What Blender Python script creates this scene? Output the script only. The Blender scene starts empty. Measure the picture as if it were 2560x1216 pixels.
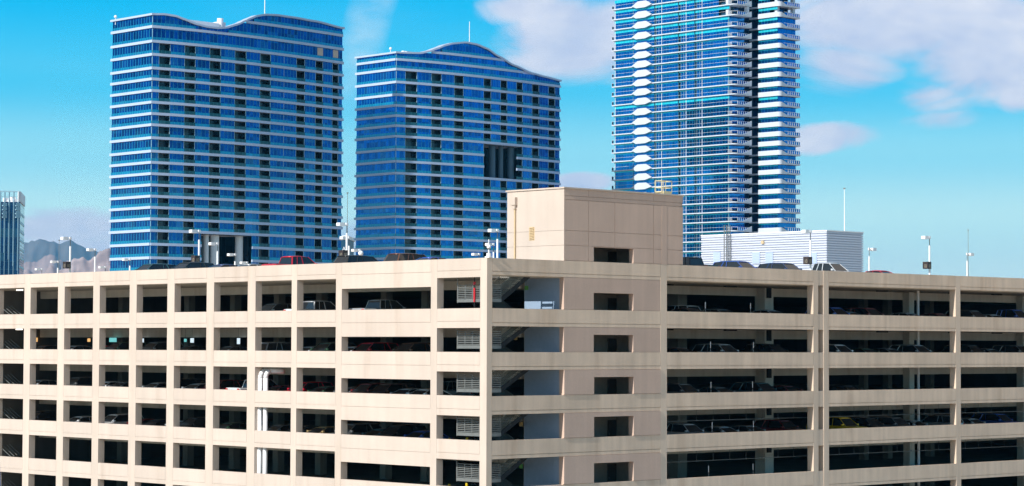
import bpy, math, random
from mathutils import Vector, Matrix
random.seed(7)
R_ = math.radians
scene = bpy.context.scene
COL = scene.collection

# ------------------------------------------------------------------ camera frame
FPX, CYP, PITCH, ROLL, YAW = 5926.46, 608.0, 0.0433373, -0.0034185, 0.8077746
ZO = 17.6                                   # height of the second sill above the street
CAM = (126.982, -118.896, 0.469 + ZO)
_c, _s = math.cos(YAW), math.sin(YAW)
_cp, _sp = math.cos(PITCH), math.sin(PITCH)
_cr, _sr = math.cos(ROLL), math.sin(ROLL)
VR = (_c, _s, 0.0); VF = (-_s*_cp, _c*_cp, _sp); VU = (_s*_sp, -_c*_sp, _cp)

def ray(px, py):
    u = (px-1280)/FPX; w = (CYP-py)/FPX
    a = _cr*u-_sr*w; b = _sr*u+_cr*w
    return [VF[i]+a*VR[i]+b*VU[i] for i in range(3)]
def on_x(px, py, X):
    r = ray(px, py); t = (X-CAM[0])/r[0]
    return Vector((X, CAM[1]+t*r[1], CAM[2]+t*r[2]))
def on_y(px, py, Y):
    r = ray(px, py); t = (Y-CAM[1])/r[1]
    return Vector((CAM[0]+t*r[0], Y, CAM[2]+t*r[2]))
def at_d(px, py, D):
    r = ray(px, py); t = D/(-_s*r[0]+_c*r[1])
    return Vector((CAM[0]+t*r[0], CAM[1]+t*r[1], CAM[2]+t*r[2]))
def d_for_z(px, py, z):                      # distance at which this sight line reaches height z
    p = at_d(px, py, 1000.0)
    return 1000.0*(z-CAM[2])/(p.z-CAM[2])

# ------------------------------------------------------------------ object helpers
def tag(o, label=None, cat=None, group=None, kind=None):
    if label: o['label'] = label
    if cat: o['category'] = cat
    if group: o['group'] = group
    if kind: o['kind'] = kind
    return o
WLOC = {}
def empty(name, loc=(0,0,0), rz=0.0, label=None, cat=None, group=None):
    o = bpy.data.objects.new(name, None); COL.objects.link(o)
    o.location = loc; o.rotation_euler = (0, 0, rz); o.empty_display_size = 0.5
    WLOC[o] = Vector(loc)
    return tag(o, label, cat, group)

class MB:
    """collects shapes for one mesh"""
    def __init__(self):
        self.v = []; self.f = []; self.uv = {}; self.mi = {}
    def add(self, vs, fs, uvs=None, m=0):
        n = len(self.v); self.v += [tuple(x) for x in vs]
        for k, f in enumerate(fs):
            if uvs: self.uv[len(self.f)] = uvs[k]
            if m: self.mi[len(self.f)] = m
            self.f.append([i+n for i in f])
        return self
    def box(self, x0, x1, y0, y1, z0, z1, m=0):
        if x0 > x1: x0, x1 = x1, x0
        if y0 > y1: y0, y1 = y1, y0
        if z0 > z1: z0, z1 = z1, z0
        return self.add([(x0,y0,z0),(x1,y0,z0),(x1,y1,z0),(x0,y1,z0),(x0,y0,z1),(x1,y0,z1),(x1,y1,z1),(x0,y1,z1)],
            [(0,3,2,1),(4,5,6,7),(0,1,5,4),(1,2,6,5),(2,3,7,6),(3,0,4,7)], m=m)
    def prism(self, pts, z0, z1, m=0):
        n = len(pts)
        a = sum(pts[i][0]*pts[(i+1)%n][1]-pts[(i+1)%n][0]*pts[i][1] for i in range(n))
        if a < 0: pts = pts[::-1]
        vs = [(p[0],p[1],z0) for p in pts]+[(p[0],p[1],z1) for p in pts]
        fs = [list(range(n))[::-1], list(range(n,2*n))]+[[i,(i+1)%n,(i+1)%n+n,i+n] for i in range(n)]
        return self.add(vs, fs, m=m)
    def bar(self, p, q, w, h=None, m=0):
        h = h or w
        p, q = Vector(p), Vector(q); d = (q-p).normalized()
        up = Vector((0,0,1)) if abs(d.z) < 0.95 else Vector((1,0,0))
        a = d.cross(up).normalized()*(w/2); b = a.cross(d).normalized()*(h/2)
        vs = [p-a-b,p+a-b,p+a+b,p-a+b,q-a-b,q+a-b,q+a+b,q-a+b]
        return self.add(vs, [(0,3,2,1),(4,5,6,7),(0,1,5,4),(1,2,6,5),(2,3,7,6),(3,0,4,7)], m=m)
    def tube(self, p, q, r, n=10, r2=None, m=0):
        r2 = r if r2 is None else r2
        p, q = Vector(p), Vector(q); d = (q-p).normalized()
        up = Vector((0,0,1)) if abs(d.z) < 0.95 else Vector((1,0,0))
        a = d.cross(up).normalized(); b = a.cross(d).normalized()
        vs = []
        for o, rr in ((p, r), (q, r2)):
            for k in range(n):
                t = 2*math.pi*k/n; vs.append(o+a*rr*math.cos(t)+b*rr*math.sin(t))
        fs = [list(range(n)), list(range(n,2*n))[::-1]]+[[i+n,(i+1)%n+n,(i+1)%n,i] for i in range(n)]
        return self.add(vs, fs, m=m)
    def path(self, pts, r, n=10):
        for a, b in zip(pts, pts[1:]): self.tube(a, b, r, n)
        return self
    def loft(self, rings, cap=True, m=0):
        n = len(rings[0]); vs = [p for r in rings for p in r]; fs = []
        for k in range(len(rings)-1):
            for i in range(n):
                j = (i+1) % n
                fs.append([k*n+i, k*n+j, (k+1)*n+j, (k+1)*n+i])
        if cap:
            fs.append(list(range(n))[::-1]); fs.append([(len(rings)-1)*n+i for i in range(n)])
        return self.add(vs, fs, m=m)
    def sphere(self, c, r, nu=12, nv=8, zs=1.0):
        vs = [(c[0],c[1],c[2]-r*zs)]
        for j in range(1, nv):
            t = math.pi*j/nv
            for i in range(nu):
                a = 2*math.pi*i/nu
                vs.append((c[0]+r*math.sin(t)*math.cos(a), c[1]+r*math.sin(t)*math.sin(a), c[2]-r*zs*math.cos(t)))
        vs.append((c[0],c[1],c[2]+r*zs)); fs = []
        for i in range(nu): fs.append([0, 1+(i+1)%nu, 1+i])
        for j in range(nv-2):
            for i in range(nu):
                fs.append([1+j*nu+i, 1+j*nu+(i+1)%nu, 1+(j+1)*nu+(i+1)%nu, 1+(j+1)*nu+i])
        L = len(vs)-1
        for i in range(nu): fs.append([L, 1+(nv-2)*nu+i, 1+(nv-2)*nu+(i+1)%nu])
        return self.add(vs, fs)
    def wall(self, p, q, z0, z1, t=0.12, out=0.0, uv0=0.0, z0b=None, z1b=None):
        """upright panel along plan segment p->q, outside on the right-hand side; uv in metres"""
        dx, dy = q[0]-p[0], q[1]-p[1]; L = math.hypot(dx, dy)
        nx, ny = dy/L, -dx/L
        z0b = z0 if z0b is None else z0b; z1b = z1 if z1b is None else z1b
        a = (p[0]+nx*out, p[1]+ny*out); b = (q[0]+nx*out, q[1]+ny*out)
        c = (q[0]+nx*(out-t), q[1]+ny*(out-t)); d = (p[0]+nx*(out-t), p[1]+ny*(out-t))
        vs = [(a[0],a[1],z0),(b[0],b[1],z0b),(c[0],c[1],z0b),(d[0],d[1],z0),(a[0],a[1],z1),(b[0],b[1],z1b),(c[0],c[1],z1b),(d[0],d[1],z1)]
        fs = [(0,1,5,4),(1,2,6,5),(2,3,7,6),(3,0,4,7),(4,5,6,7),(0,3,2,1)]
        u0, u1 = uv0, uv0+L
        q0 = [(0.01,0.01)]*4
        uvs = [[(u0,z0),(u1,z0b),(u1,z1b),(u0,z1)],q0,[(u1,z0b),(u0,z0),(u0,z1),(u1,z1b)],q0,q0,q0]
        return self.add(vs, fs, uvs)
    def build(self, name, mats, parent=None, smooth=False, local=False, bevel=0):
        if not self.v: return None
        off = Vector((0,0,0))
        if parent is not None and not local:
            off = WLOC[parent]
        me = bpy.data.meshes.new(name)
        me.from_pydata([(x-off.x, y-off.y, z-off.z) for x, y, z in self.v], [], self.f)
        if self.uv:
            ul = me.uv_layers.new(name='UVMap')
            for fi, poly in enumerate(me.polygons):
                u = self.uv.get(fi)
                if u:
                    for k, li in enumerate(poly.loop_indices): ul.data[li].uv = u[k]
        if not isinstance(mats, (list, tuple)): mats = [mats]
        for m in mats: me.materials.append(m)
        for fi, k in self.mi.items(): me.polygons[fi].material_index = k
        if smooth: me.polygons.foreach_set('use_smooth', [True]*len(me.polygons))
        me.update()
        o = bpy.data.objects.new(name, me); COL.objects.link(o)
        if parent is not None: o.parent = parent
        WLOC[o] = off
        if bevel:
            b = o.modifiers.new('edge', 'BEVEL'); b.width = bevel; b.segments = 2; b.limit_method = 'ANGLE'
        return o

class Pool:
    """up to 100 parts of one kind as meshes of their own, the least visible rest as one"""
    def __init__(self, name, mat, parent, rest, limit=99):
        self.n, self.m, self.p, self.rest, self.limit, self.items = name, mat, parent, rest, limit, []
    def add(self, mb, size): self.items.append((size, mb))
    def done(self):
        self.items.sort(key=lambda t: -t[0])
        for s, mb in self.items[:self.limit]: mb.build(self.n, self.m, self.p)
        r = self.items[self.limit:]
        if r:
            big = MB()
            for s, mb in r:
                k = len(big.f); n = len(big.v)
                big.v += mb.v; big.f += [[i+n for i in f] for f in mb.f]
                for fi, u in mb.uv.items(): big.uv[fi+k] = u
            o = big.build(self.rest, self.m, self.p)
            o['kind'] = 'stuff'

def solid_text(o):
    bpy.context.view_layer.update()
    me = bpy.data.meshes.new_from_object(o); par = o.parent
    n = bpy.data.objects.new(o.name+'_', me); COL.objects.link(n); n.parent = par
    n.location, n.rotation_euler, n.scale = o.location, o.rotation_euler, o.scale
    nm = o.name; bpy.data.objects.remove(o); n.name = nm.split('.')[0]

# ------------------------------------------------------------------ materials
MATS = {}
def nodes(name):
    m = bpy.data.materials.new(name); m.use_nodes = True
    nt = m.node_tree; b = nt.nodes['Principled BSDF']
    MATS[name] = m
    return m, nt, b
def plain(name, col, rough=0.5, metal=0.0, spec=0.5, coat=0.0, var=0.0, vscale=3.0):
    m, nt, b = nodes(name)
    b.inputs['Base Color'].default_value = (*col, 1)
    b.inputs['Roughness'].default_value = rough
    b.inputs['Metallic'].default_value = metal
    b.inputs['Specular IOR Level'].default_value = spec
    b.inputs['Coat Weight'].default_value = coat
    b.inputs['Coat Roughness'].default_value = 0.06
    if var:
        ge = nt.nodes.new('ShaderNodeTexCoord')
        n = nt.nodes.new('ShaderNodeTexNoise'); n.inputs['Scale'].default_value = vscale; n.inputs['Detail'].default_value = 5
        nt.links.new(ge.outputs['Object'], n.inputs['Vector'])
        mr = nt.nodes.new('ShaderNodeMapRange'); mr.inputs[1].default_value = 0.3; mr.inputs[2].default_value = 0.7
        mr.inputs[3].default_value = 1-var; mr.inputs[4].default_value = 1+var
        nt.links.new(n.outputs['Fac'], mr.inputs[0])
        mx = nt.nodes.new('ShaderNodeVectorMath'); mx.operation = 'SCALE'; mx.inputs[0].default_value = col
        nt.links.new(mr.outputs[0], mx.inputs['Scale']); nt.links.new(mx.outputs[0], b.inputs['Base Color'])
    return m

def concrete(name, col, streak=0.12, mottle=0.08, fine=0.05, stain=(0.75,0.68,0.60), bump=0.15):
    """painted precast: cloudy mottling, vertical run-off streaks, sparse darker stains, fine grit"""
    m, nt, b = nodes(name); N, L = nt.nodes.new, nt.links.new
    b.inputs['Roughness'].default_value = 0.88; b.inputs['Specular IOR Level'].default_value = 0.25
    g = N('ShaderNodeNewGeometry')
    def noise(scale3, s, det, lo, hi, a, c):
        mp = N('ShaderNodeMapping'); mp.inputs['Scale'].default_value = scale3; L(g.outputs['Position'], mp.inputs['Vector'])
        n = N('ShaderNodeTexNoise'); n.inputs['Scale'].default_value = s; n.inputs['Detail'].default_value = det
        L(mp.outputs[0], n.inputs['Vector'])
        r = N('ShaderNodeMapRange'); r.inputs[1].default_value = lo; r.inputs[2].default_value = hi
        r.inputs[3].default_value = a; r.inputs[4].default_value = c; L(n.outputs['Fac'], r.inputs[0])
        return r.outputs[0], n
    s1, _ = noise((1,1,0.06), 1.6, 6, 0.3, 0.7, 1-streak, 1+streak*0.5)
    s2, _ = noise((1,1,1), 0.35, 4, 0.3, 0.7, 1-mottle, 1+mottle)
    s3, n3 = noise((1,1,1), 14, 4, 0.3, 0.7, 1-fine, 1+fine)
    s4, _ = noise((1,1,0.12), 0.55, 7, 0.58, 0.72, 0.0, 0.55)
    a = N('ShaderNodeMath'); a.operation = 'MULTIPLY'; L(s1, a.inputs[0]); L(s2, a.inputs[1])
    a2 = N('ShaderNodeMath'); a2.operation = 'MULTIPLY'; L(a.outputs[0], a2.inputs[0]); L(s3, a2.inputs[1])
    mx = N('ShaderNodeMix'); mx.data_type = 'RGBA'
    mx.inputs['A'].default_value = (*col, 1); mx.inputs['B'].default_value = (col[0]*stain[0], col[1]*stain[1], col[2]*stain[2], 1)
    L(s4, mx.inputs['Factor'])
    oi = N('ShaderNodeObjectInfo'); ro = N('ShaderNodeMapRange'); ro.inputs[3].default_value = 0.955; ro.inputs[4].default_value = 1.035; L(oi.outputs['Random'], ro.inputs[0])
    a3 = N('ShaderNodeMath'); a3.operation = 'MULTIPLY'; L(a2.outputs[0], a3.inputs[0]); L(ro.outputs[0], a3.inputs[1])
    v = N('ShaderNodeVectorMath'); v.operation = 'SCALE'; L(mx.outputs['Result'], v.inputs[0]); L(a3.outputs[0], v.inputs['Scale'])
    L(v.outputs[0], b.inputs['Base Color'])
    bp = N('ShaderNodeBump'); bp.inputs['Strength'].default_value = bump; bp.inputs['Distance'].default_value = 0.02
    L(n3.outputs['Fac'], bp.inputs['Height']); L(bp.outputs[0], b.inputs['Normal'])
    return m

def glass(name, col, mull, pane=1.15, line=0.07, metal=0.85, rough=0.09, var=0.35, dark=0.0, hline=None, warp=0.16):
    """curtain-wall glass: uv is in metres along and up the wall; thin frames, panes that differ a little"""
    m, nt, b = nodes(name); N, L = nt.nodes.new, nt.links.new
    uv = N('ShaderNodeUVMap'); uv.uv_map = 'UVMap'
    sx = N('ShaderNodeSeparateXYZ'); L(uv.outputs[0], sx.inputs[0])
    def math_(op, a, bb=None):
        n = N('ShaderNodeMath'); n.operation = op
        for i, x in enumerate((a, bb)):
            if x is None: continue
            if isinstance(x, (int, float)): n.inputs[i].default_value = x
            else: L(x, n.inputs[i])
        return n.outputs[0]
    u = math_('DIVIDE', sx.outputs[0], pane)
    fu = math_('FRACT', u)
    ln = math_('LESS_THAN', fu, line/pane)
    if hline:
        fv = math_('FRACT', math_('DIVIDE', sx.outputs[1], hline)); ln = math_('MAXIMUM', ln, math_('LESS_THAN', fv, line/hline))
    cu = math_('FLOOR', u); cv = math_('FLOOR', math_('DIVIDE', sx.outputs[1], 3.1))
    cb = N('ShaderNodeCombineXYZ'); L(cu, cb.inputs[0]); L(cv, cb.inputs[1])
    wn = N('ShaderNodeTexWhiteNoise'); wn.noise_dimensions = '3D'; L(cb.outputs[0], wn.inputs['Vector'])
    g = N('ShaderNodeNewGeometry')
    nz = N('ShaderNodeTexNoise'); nz.inputs['Scale'].default_value = 0.05; nz.inputs['Detail'].default_value = 3; L(g.outputs['Position'], nz.inputs['Vector'])
    tot = math_('ADD', math_('MULTIPLY', wn.outputs['Value'], 0.6), math_('MULTIPLY', nz.outputs['Fac'], 0.8))
    mr = N('ShaderNodeMapRange'); mr.inputs[1].default_value = 0.2; mr.inputs[2].default_value = 1.2
    mr.inputs[3].default_value = 1-var; mr.inputs[4].default_value = 1+var*0.8; L(tot, mr.inputs[0])
    sc = N('ShaderNodeVectorMath'); sc.operation = 'SCALE'; sc.inputs[0].default_value = col; L(mr.outputs[0], sc.inputs['Scale'])
    w2 = N('ShaderNodeTexWhiteNoise'); w2.noise_dimensions = '3D'
    cb2 = N('ShaderNodeCombineXYZ'); L(math_('FLOOR', math_('DIVIDE', u, 3.0)), cb2.inputs[0]); L(cv, cb2.inputs[1]); cb2.inputs[2].default_value = 5.3; L(cb2.outputs[0], w2.inputs['Vector'])
    cur = math_('MULTIPLY', math_('GREATER_THAN', w2.outputs['Value'], 0.85), 0.16)
    cm = N('ShaderNodeMix'); cm.data_type = 'RGBA'; cm.inputs['B'].default_value = (0.10, 0.30, 0.38, 1); L(cur, cm.inputs['Factor']); L(sc.outputs[0], cm.inputs['A'])
    mx = N('ShaderNodeMix'); mx.data_type = 'RGBA'; mx.inputs['B'].default_value = (*mull, 1)
    L(ln, mx.inputs['Factor']); L(cm.outputs['Result'], mx.inputs['A']); L(mx.outputs['Result'], b.inputs['Base Color'])
    mt = math_('MULTIPLY', math_('SUBTRACT', 1.0, ln), metal); L(mt, b.inputs['Metallic'])
    rg = math_('ADD', math_('MULTIPLY', ln, 0.4), rough); L(rg, b.inputs['Roughness'])
    if warp:
        n2 = N('ShaderNodeTexNoise'); n2.inputs['Scale'].default_value = 0.7; n2.inputs['Detail'].default_value = 1; L(g.outputs['Position'], n2.inputs['Vector'])
        bp = N('ShaderNodeBump'); bp.inputs['Strength'].default_value = warp; bp.inputs['Distance'].default_value = 0.2
        L(n2.outputs['Fac'], bp.inputs['Height']); L(bp.outputs[0], b.inputs['Normal'])
    return m

CREAM = (0.60, 0.507, 0.437)
M = dict(
    panel=concrete('cream_precast', CREAM, 0.05, 0.04, 0.03, (0.80,0.76,0.72)),
    panel_shade=concrete('shade_warmed_streaky_precast', (0.78,0.61,0.47), 0.11, 0.08, 0.06, (0.74,0.68,0.62), 0.2),  # cream precast with the shaded side's warm tone put in; streaks its own
    pier_shade=concrete('shade_warmed_pier_concrete', (0.75,0.595,0.465), 0.08, 0.05, 0.05, (0.8,0.76,0.72)),  # pier concrete, same shaded-side warming and lift put into the colour
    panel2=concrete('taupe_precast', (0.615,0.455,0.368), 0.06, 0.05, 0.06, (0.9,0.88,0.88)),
    pier=concrete('pier_concrete', (0.605,0.51,0.435), 0.06, 0.05, 0.04, (0.85,0.8,0.75)),
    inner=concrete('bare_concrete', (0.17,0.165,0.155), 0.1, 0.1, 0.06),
    beam=concrete('beam_concrete', (0.84,0.80,0.72), 0.08, 0.06, 0.05),
    column=concrete('column_concrete', (0.42,0.40,0.36), 0.08, 0.06, 0.05),
    deck=concrete('deck_concrete', (0.44,0.41,0.36), 0.05, 0.12, 0.08),
    stairwall=plain('skylight_tinted_wall', (0.28,0.38,0.52), 0.7, var=0.05),  # pale wall; blue of the skylight and its shade put into the colour
    steel=plain('galvanised_steel', (0.21,0.22,0.215), 0.45, 0.3, var=0.1),
    dsteel=plain('dark_painted_steel', (0.022,0.025,0.028), 0.7, 0.0, 0.2, var=0.1),
    rail=plain('grey_green_rail', (0.11,0.125,0.11), 0.6, 0.0, 0.3, var=0.1),
    white=plain('white_paint', (0.85,0.86,0.88), 0.5, var=0.03),
    tan=plain('tan_metal_paint', (0.62,0.47,0.28), 0.5, var=0.05),
    ladder=plain('pale_yellow_paint', (0.78,0.66,0.40), 0.5, var=0.05),
    black=plain('black_rubber', (0.02,0.02,0.02), 0.7),
    cglass=plain('car_glass', (0.010,0.016,0.022), 0.05, 0.0, 0.8, var=0.1),
    chrome=plain('chrome', (0.6,0.6,0.62), 0.2, 1.0),
    lamp=plain('headlight_lens', (0.75,0.78,0.8), 0.1, 0.2),
    red=plain('taillight_lens', (0.5,0.01,0.01), 0.15, 0.0, coat=0.5),
    yellow=plain('yellow_paint', (0.75,0.55,0.02), 0.5),
    sign=plain('dark_brown_sign', (0.035,0.022,0.022), 0.5, var=0.1),
    letter=plain('sign_letters', (0.30,0.27,0.20), 0.5),
    green=plain('green_sign_face', (0.10,0.38,0.06), 0.5),
    orange=plain('amber_sign_face', (0.55,0.36,0.12), 0.5),
    redpaint=plain('red_paint', (0.6,0.02,0.03), 0.4),
    lobby=plain('lobby_plaster', (0.55,0.50,0.44), 0.8, var=0.06),
    door=plain('dark_door_paint', (0.10,0.085,0.075), 0.5, var=0.05),
    notice=plain('blue_notice_board', (0.04,0.12,0.26), 0.3),
    blue=plain('blue_awning', (0.01,0.12,0.50), 0.5),
    band=plain('white_floor_band', (0.48,0.575,0.77), 0.45, 0.05, var=0.03, vscale=0.3),
    slab=plain('white_slab_edge', (0.60,0.655,0.74), 0.45, 0.0, var=0.03, vscale=0.3),
    dcol=plain('shade_toned_column', (0.07,0.13,0.18), 0.5),  # terrace columns, their shade put into a dark blue grey
    tube=plain('lit_tube', (0.9,0.9,0.85), 0.4),
    # tower glazing
    gB=glass('mid_blue_curtain_glass', (0.001,0.115,0.42), (0.006,0.22,0.46), 1.3, 0.12, var=0.5),  # same glass as the left tower; brighter sky reflection put into the colour
    gA=glass('blue_curtain_glass', (0.001,0.075,0.29), (0.01,0.27,0.48), 1.3, 0.14, var=0.55),  # left tower's darker reflections put into the colour
    gR=glass('shaded_railing_glass', (0.006,0.075,0.10), (0.03,0.2,0.24), 1.3, 0.07, metal=0.3, rough=0.2, var=0.3),
    gT=glass('teal_railing_glass', (0.004,0.26,0.46), (0.03,0.38,0.50), 1.15, 0.07, metal=0.55, rough=0.2, var=0.2),
    gD=glass('dark_recess_glass', (0.003,0.014,0.032), (0.006,0.04,0.07), 2.6, 0.10, metal=0.2, rough=0.15),
    gC=glass('bright_blue_glass', (0.001,0.16,0.47), (0.01,0.28,0.52), 1.3, 0.06, var=0.3),
    gCT=glass('cyan_spandrel_glass', (0.02,0.60,0.72), (0.1,0.65,0.72), 1.3, 0.07, metal=0.3, rough=0.25, var=0.15),
    gL=glass('navy_glass', (0.004,0.045,0.13), (0.004,0.06,0.12), 2.0, 0.16, hline=3.1, var=0.4),
    frame=plain('pale_blue_frame', (0.35,0.55,0.65), 0.4, 0.2),
)

_b = M['tube'].node_tree.nodes['Principled BSDF']; _b.inputs['Emission Color'].default_value = (1, .95, .85, 1); _b.inputs['Emission Strength'].default_value = 2.0

def glow(name, col, e):
    m = plain(name, col, 0.4); b = m.node_tree.nodes['Principled BSDF']
    b.inputs['Emission Color'].default_value = (*col, 1); b.inputs['Emission Strength'].default_value = e
    return m
M['cyanlit'] = glow('lit_cyan_sign', (0.25,0.85,0.85), 0.6); M['amberlit'] = glow('lit_amber_sign', (1.0,0.55,0.2), 0.9); M['palelit'] = glow('lit_pale_sign', (0.75,0.9,1.0), 0.9)
HAZE_D = 3.4e-5; LOWG = 0.94; CLG = 1.0; EXPO = 0.08
# ------------------------------------------------------------------ garage dimensions (metres, second sill = ZO)
P_TOP = 6.93+ZO
SILL = {1:3.233+ZO, 2:0.0+ZO, 3:-3.242+ZO, 4:-6.497+ZO, 5:-9.988+ZO, 6:-13.35+ZO}
HEAD = {1:5.685+ZO, 2:1.915+ZO, 3:-1.324+ZO, 4:-4.588+ZO, 5:-7.855+ZO, 6:-11.416+ZO}
HEAD9 = {1:4.885+ZO, 2:1.137+ZO, 3:-2.103+ZO, 4:-5.359+ZO, 5:-8.626+ZO, 6:-12.18+ZO}
HEAD10 = {1:5.533+ZO, 2:1.782+ZO, 3:-1.460+ZO, 4:-4.722+ZO, 5:-7.969+ZO, 6:-11.53+ZO}
HEADW = {1:4.550+ZO, 2:1.337+ZO, 3:-1.905+ZO, 4:-4.939+ZO, 5:-8.477+ZO, 6:-11.9+ZO}
FL = {0:5.87+ZO}
for k in SILL: FL[k] = SILL[k]-1.07
LBAYS = [(0.72,5.48),(6.17,16.66),(17.38,22.28),(22.96,27.70),(28.74,33.36),(34.38,38.97),(40.0,44.57),(45.62,50.24),(51.26,55.86),(56.93,61.51),(62.55,67.15),(68.2,72.8)]
RBAYS = [(0.53,8.0),(19.49,37.72),(39.77,57.95),(58.67,76.85),(77.57,95.0)]
XW, YD = -73.5, 120.0

garage = empty('parking_garage', (0,0,0), 0, 'long cream concrete parking garage with open decks filling the lower half', 'parking garage')

def fbox(mb, side, u0, u1, d0, d1, z0, z1):
    if side == 'L': mb.box(-u1, -u0, d0, d1, z0, z1)
    else: mb.box(-d1, -d0, u0, u1, z0, z1)
def spandrel(side, u0, u1, z0, z1, jz=None, name='spandrel_panel', th=0.28, mat='panel'):
    """panel with shadow joints at both ends and, at jz, between its upper part and the lintel strip"""
    mb = MB(); g = 0.022 if side == 'R' else 0.016; gd = 0.07 if side == 'R' else 0.036
    if jz:
        fbox(mb, side, u0+g, u1-g, 0, th, jz+g, z1); fbox(mb, side, u0, u1, 0.008, th-0.01, z0, jz-g)
        fbox(mb, side, u0+g, u1-g, gd, th-0.02, jz-g, jz+g)
    else:
        fbox(mb, side, u0+g, u1-g, 0, th, z0, z1)
    fbox(mb, side, u0, u0+g, gd, th-0.02, z0+0.01, z1-0.02); fbox(mb, side, u1-g, u1, gd, th-0.02, z0+0.01, z1-0.02)
    return mb.build(name, M[mat], garage)

# piers
edges = [(0.0,0.72)]+[(LBAYS[i][1], LBAYS[i+1][0]) for i in range(len(LBAYS)-1)]+[(72.8,73.5)]
for i, (a, b) in enumerate(edges):
    mb = MB()
    if i == 0: mb.box(-0.72, 0, 0, 0.53, 0, P_TOP-0.002); mb.mi[3] = 1  # corner pier's shaded face takes the lifted tone
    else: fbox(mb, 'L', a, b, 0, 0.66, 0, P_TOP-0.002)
    mb.build('pier', [M['pier'], M['pier_shade']], garage)
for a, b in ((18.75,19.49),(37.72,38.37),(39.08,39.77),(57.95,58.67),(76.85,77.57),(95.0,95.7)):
    mb = MB(); fbox(mb, 'R', a, b, 0, 0.66, 0, P_TOP-0.002); mb.build('pier', M['pier_shade'], garage)
# spandrels, sunlit side
for i, (a, b) in enumerate(LBAYS):
    H = HEAD9 if i == 1 else HEAD10 if i == 0 else HEAD
    for k in range(0, 7):
        z1 = P_TOP if k == 0 else SILL[k]
        z0 = H[k+1] if k < 6 else 0.0
        jz = (HEAD[k+1]+0.36 if i != 1 else HEAD[k+1]+0.30) if k < 6 else None
        spandrel('L', a, b, z0, z1, jz)
# spandrels, shaded side
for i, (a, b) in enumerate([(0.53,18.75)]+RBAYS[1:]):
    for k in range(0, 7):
        spandrel('R', a, b, HEAD[k+1] if k < 6 else 0.0, P_TOP if k == 0 else SILL[k], HEAD[k+1]+0.26 if k < 6 else None, mat='panel_shade')
# short panels in the slot between the twin piers
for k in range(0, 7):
    mb = MB(); fbox(mb, 'R', 38.37, 39.08, 0.02, 0.35, HEAD[k+1] if k < 6 else 0.0, P_TOP-0.01 if k == 0 else SILL[k]); mb.build('slot_panel', M['pier_shade'], garage)
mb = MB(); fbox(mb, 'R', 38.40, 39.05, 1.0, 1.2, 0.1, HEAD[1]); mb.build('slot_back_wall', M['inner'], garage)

# lift core wall with its openings, plus the lobby behind
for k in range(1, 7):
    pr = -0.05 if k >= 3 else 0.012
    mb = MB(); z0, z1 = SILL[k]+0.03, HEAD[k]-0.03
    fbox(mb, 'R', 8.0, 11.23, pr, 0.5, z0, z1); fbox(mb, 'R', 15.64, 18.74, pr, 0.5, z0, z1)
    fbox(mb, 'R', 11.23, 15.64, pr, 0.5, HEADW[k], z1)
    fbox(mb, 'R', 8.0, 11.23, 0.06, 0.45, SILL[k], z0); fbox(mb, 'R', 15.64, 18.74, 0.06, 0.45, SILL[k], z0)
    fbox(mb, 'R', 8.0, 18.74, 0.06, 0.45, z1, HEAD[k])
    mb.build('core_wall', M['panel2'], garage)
for k in range(0, 7):
    z0 = FL[k]+0.002; z1 = (FL[k-1]-0.25 if k else 12.2+ZO)
    mb = MB(); mb.box(-4.7, -4.5, 8.35, 18.7, z0, z1); mb.build('lobby_wall', M['lobby'], garage)
    mb = MB(); mb.box(-6.0 if k == 0 else -4.5, -0.52, 18.4, 18.7, z0, z1); mb.build('lobby_wall', M['lobby'], garage)
    if k: mb = MB(); mb.box(-4.32, -0.3, 8.02, 8.34, z0, z1); mb.build('stair_wall', M['stairwall'], garage)
    ya = on_x(1520, 800, -4.5).y; yb = on_x(1543, 800, -4.5).y
    d = MB().box(-4.5, -4.44, ya, yb, z0, z0+2.15).build('door', M['door'], garage)
    MB().box(-4.44, -4.37, ya+0.1, ya+0.2, z0+1.0, z0+1.1).build('handle', M['steel'], d)
    ya = on_x(1551, 800, -4.5).y; yb = on_x(1561, 800, -4.5).y
    MB().box(-4.5, -4.46, ya, yb, z0+1.2, z0+2.0).build('notice_board', M['notice'], garage)

# floor slabs with the stair hole
for k in range(0, 7):
    t = FL[k]; b = t-0.25; mb = MB()
    mb.box(XW, -0.27, 5.4, YD, b, t); mb.box(XW, -4.3, 0.27, 5.4, b, t); mb.box(-4.3, -0.27, 0.27, 0.9, b, t); mb.box(-0.85, -0.27, 0.9, 5.4, b, t)
    mb.build('roof_deck' if k == 0 else 'floor_slab', M['deck'], garage)
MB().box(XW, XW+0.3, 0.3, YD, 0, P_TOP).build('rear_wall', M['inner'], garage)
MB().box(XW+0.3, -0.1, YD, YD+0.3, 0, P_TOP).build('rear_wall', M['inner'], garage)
fb = MB(); fbox(fb, 'R', 95.7, 120, 0, 0.3, 0, P_TOP); fb.build('end_wall', M['panel'], garage)
for k in range(1, 7):
    zc = FL[k-1]-0.251; zb = HEAD[k]-0.78
    MB().box(XW+0.3, -5.2, 8.5, 9.0, zb, zc).build('beam', M['beam'], garage)
    MB().box(-9.5, -9.0, 9.2, 119, zb, zc).build('beam', M['beam'], garage)
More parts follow.
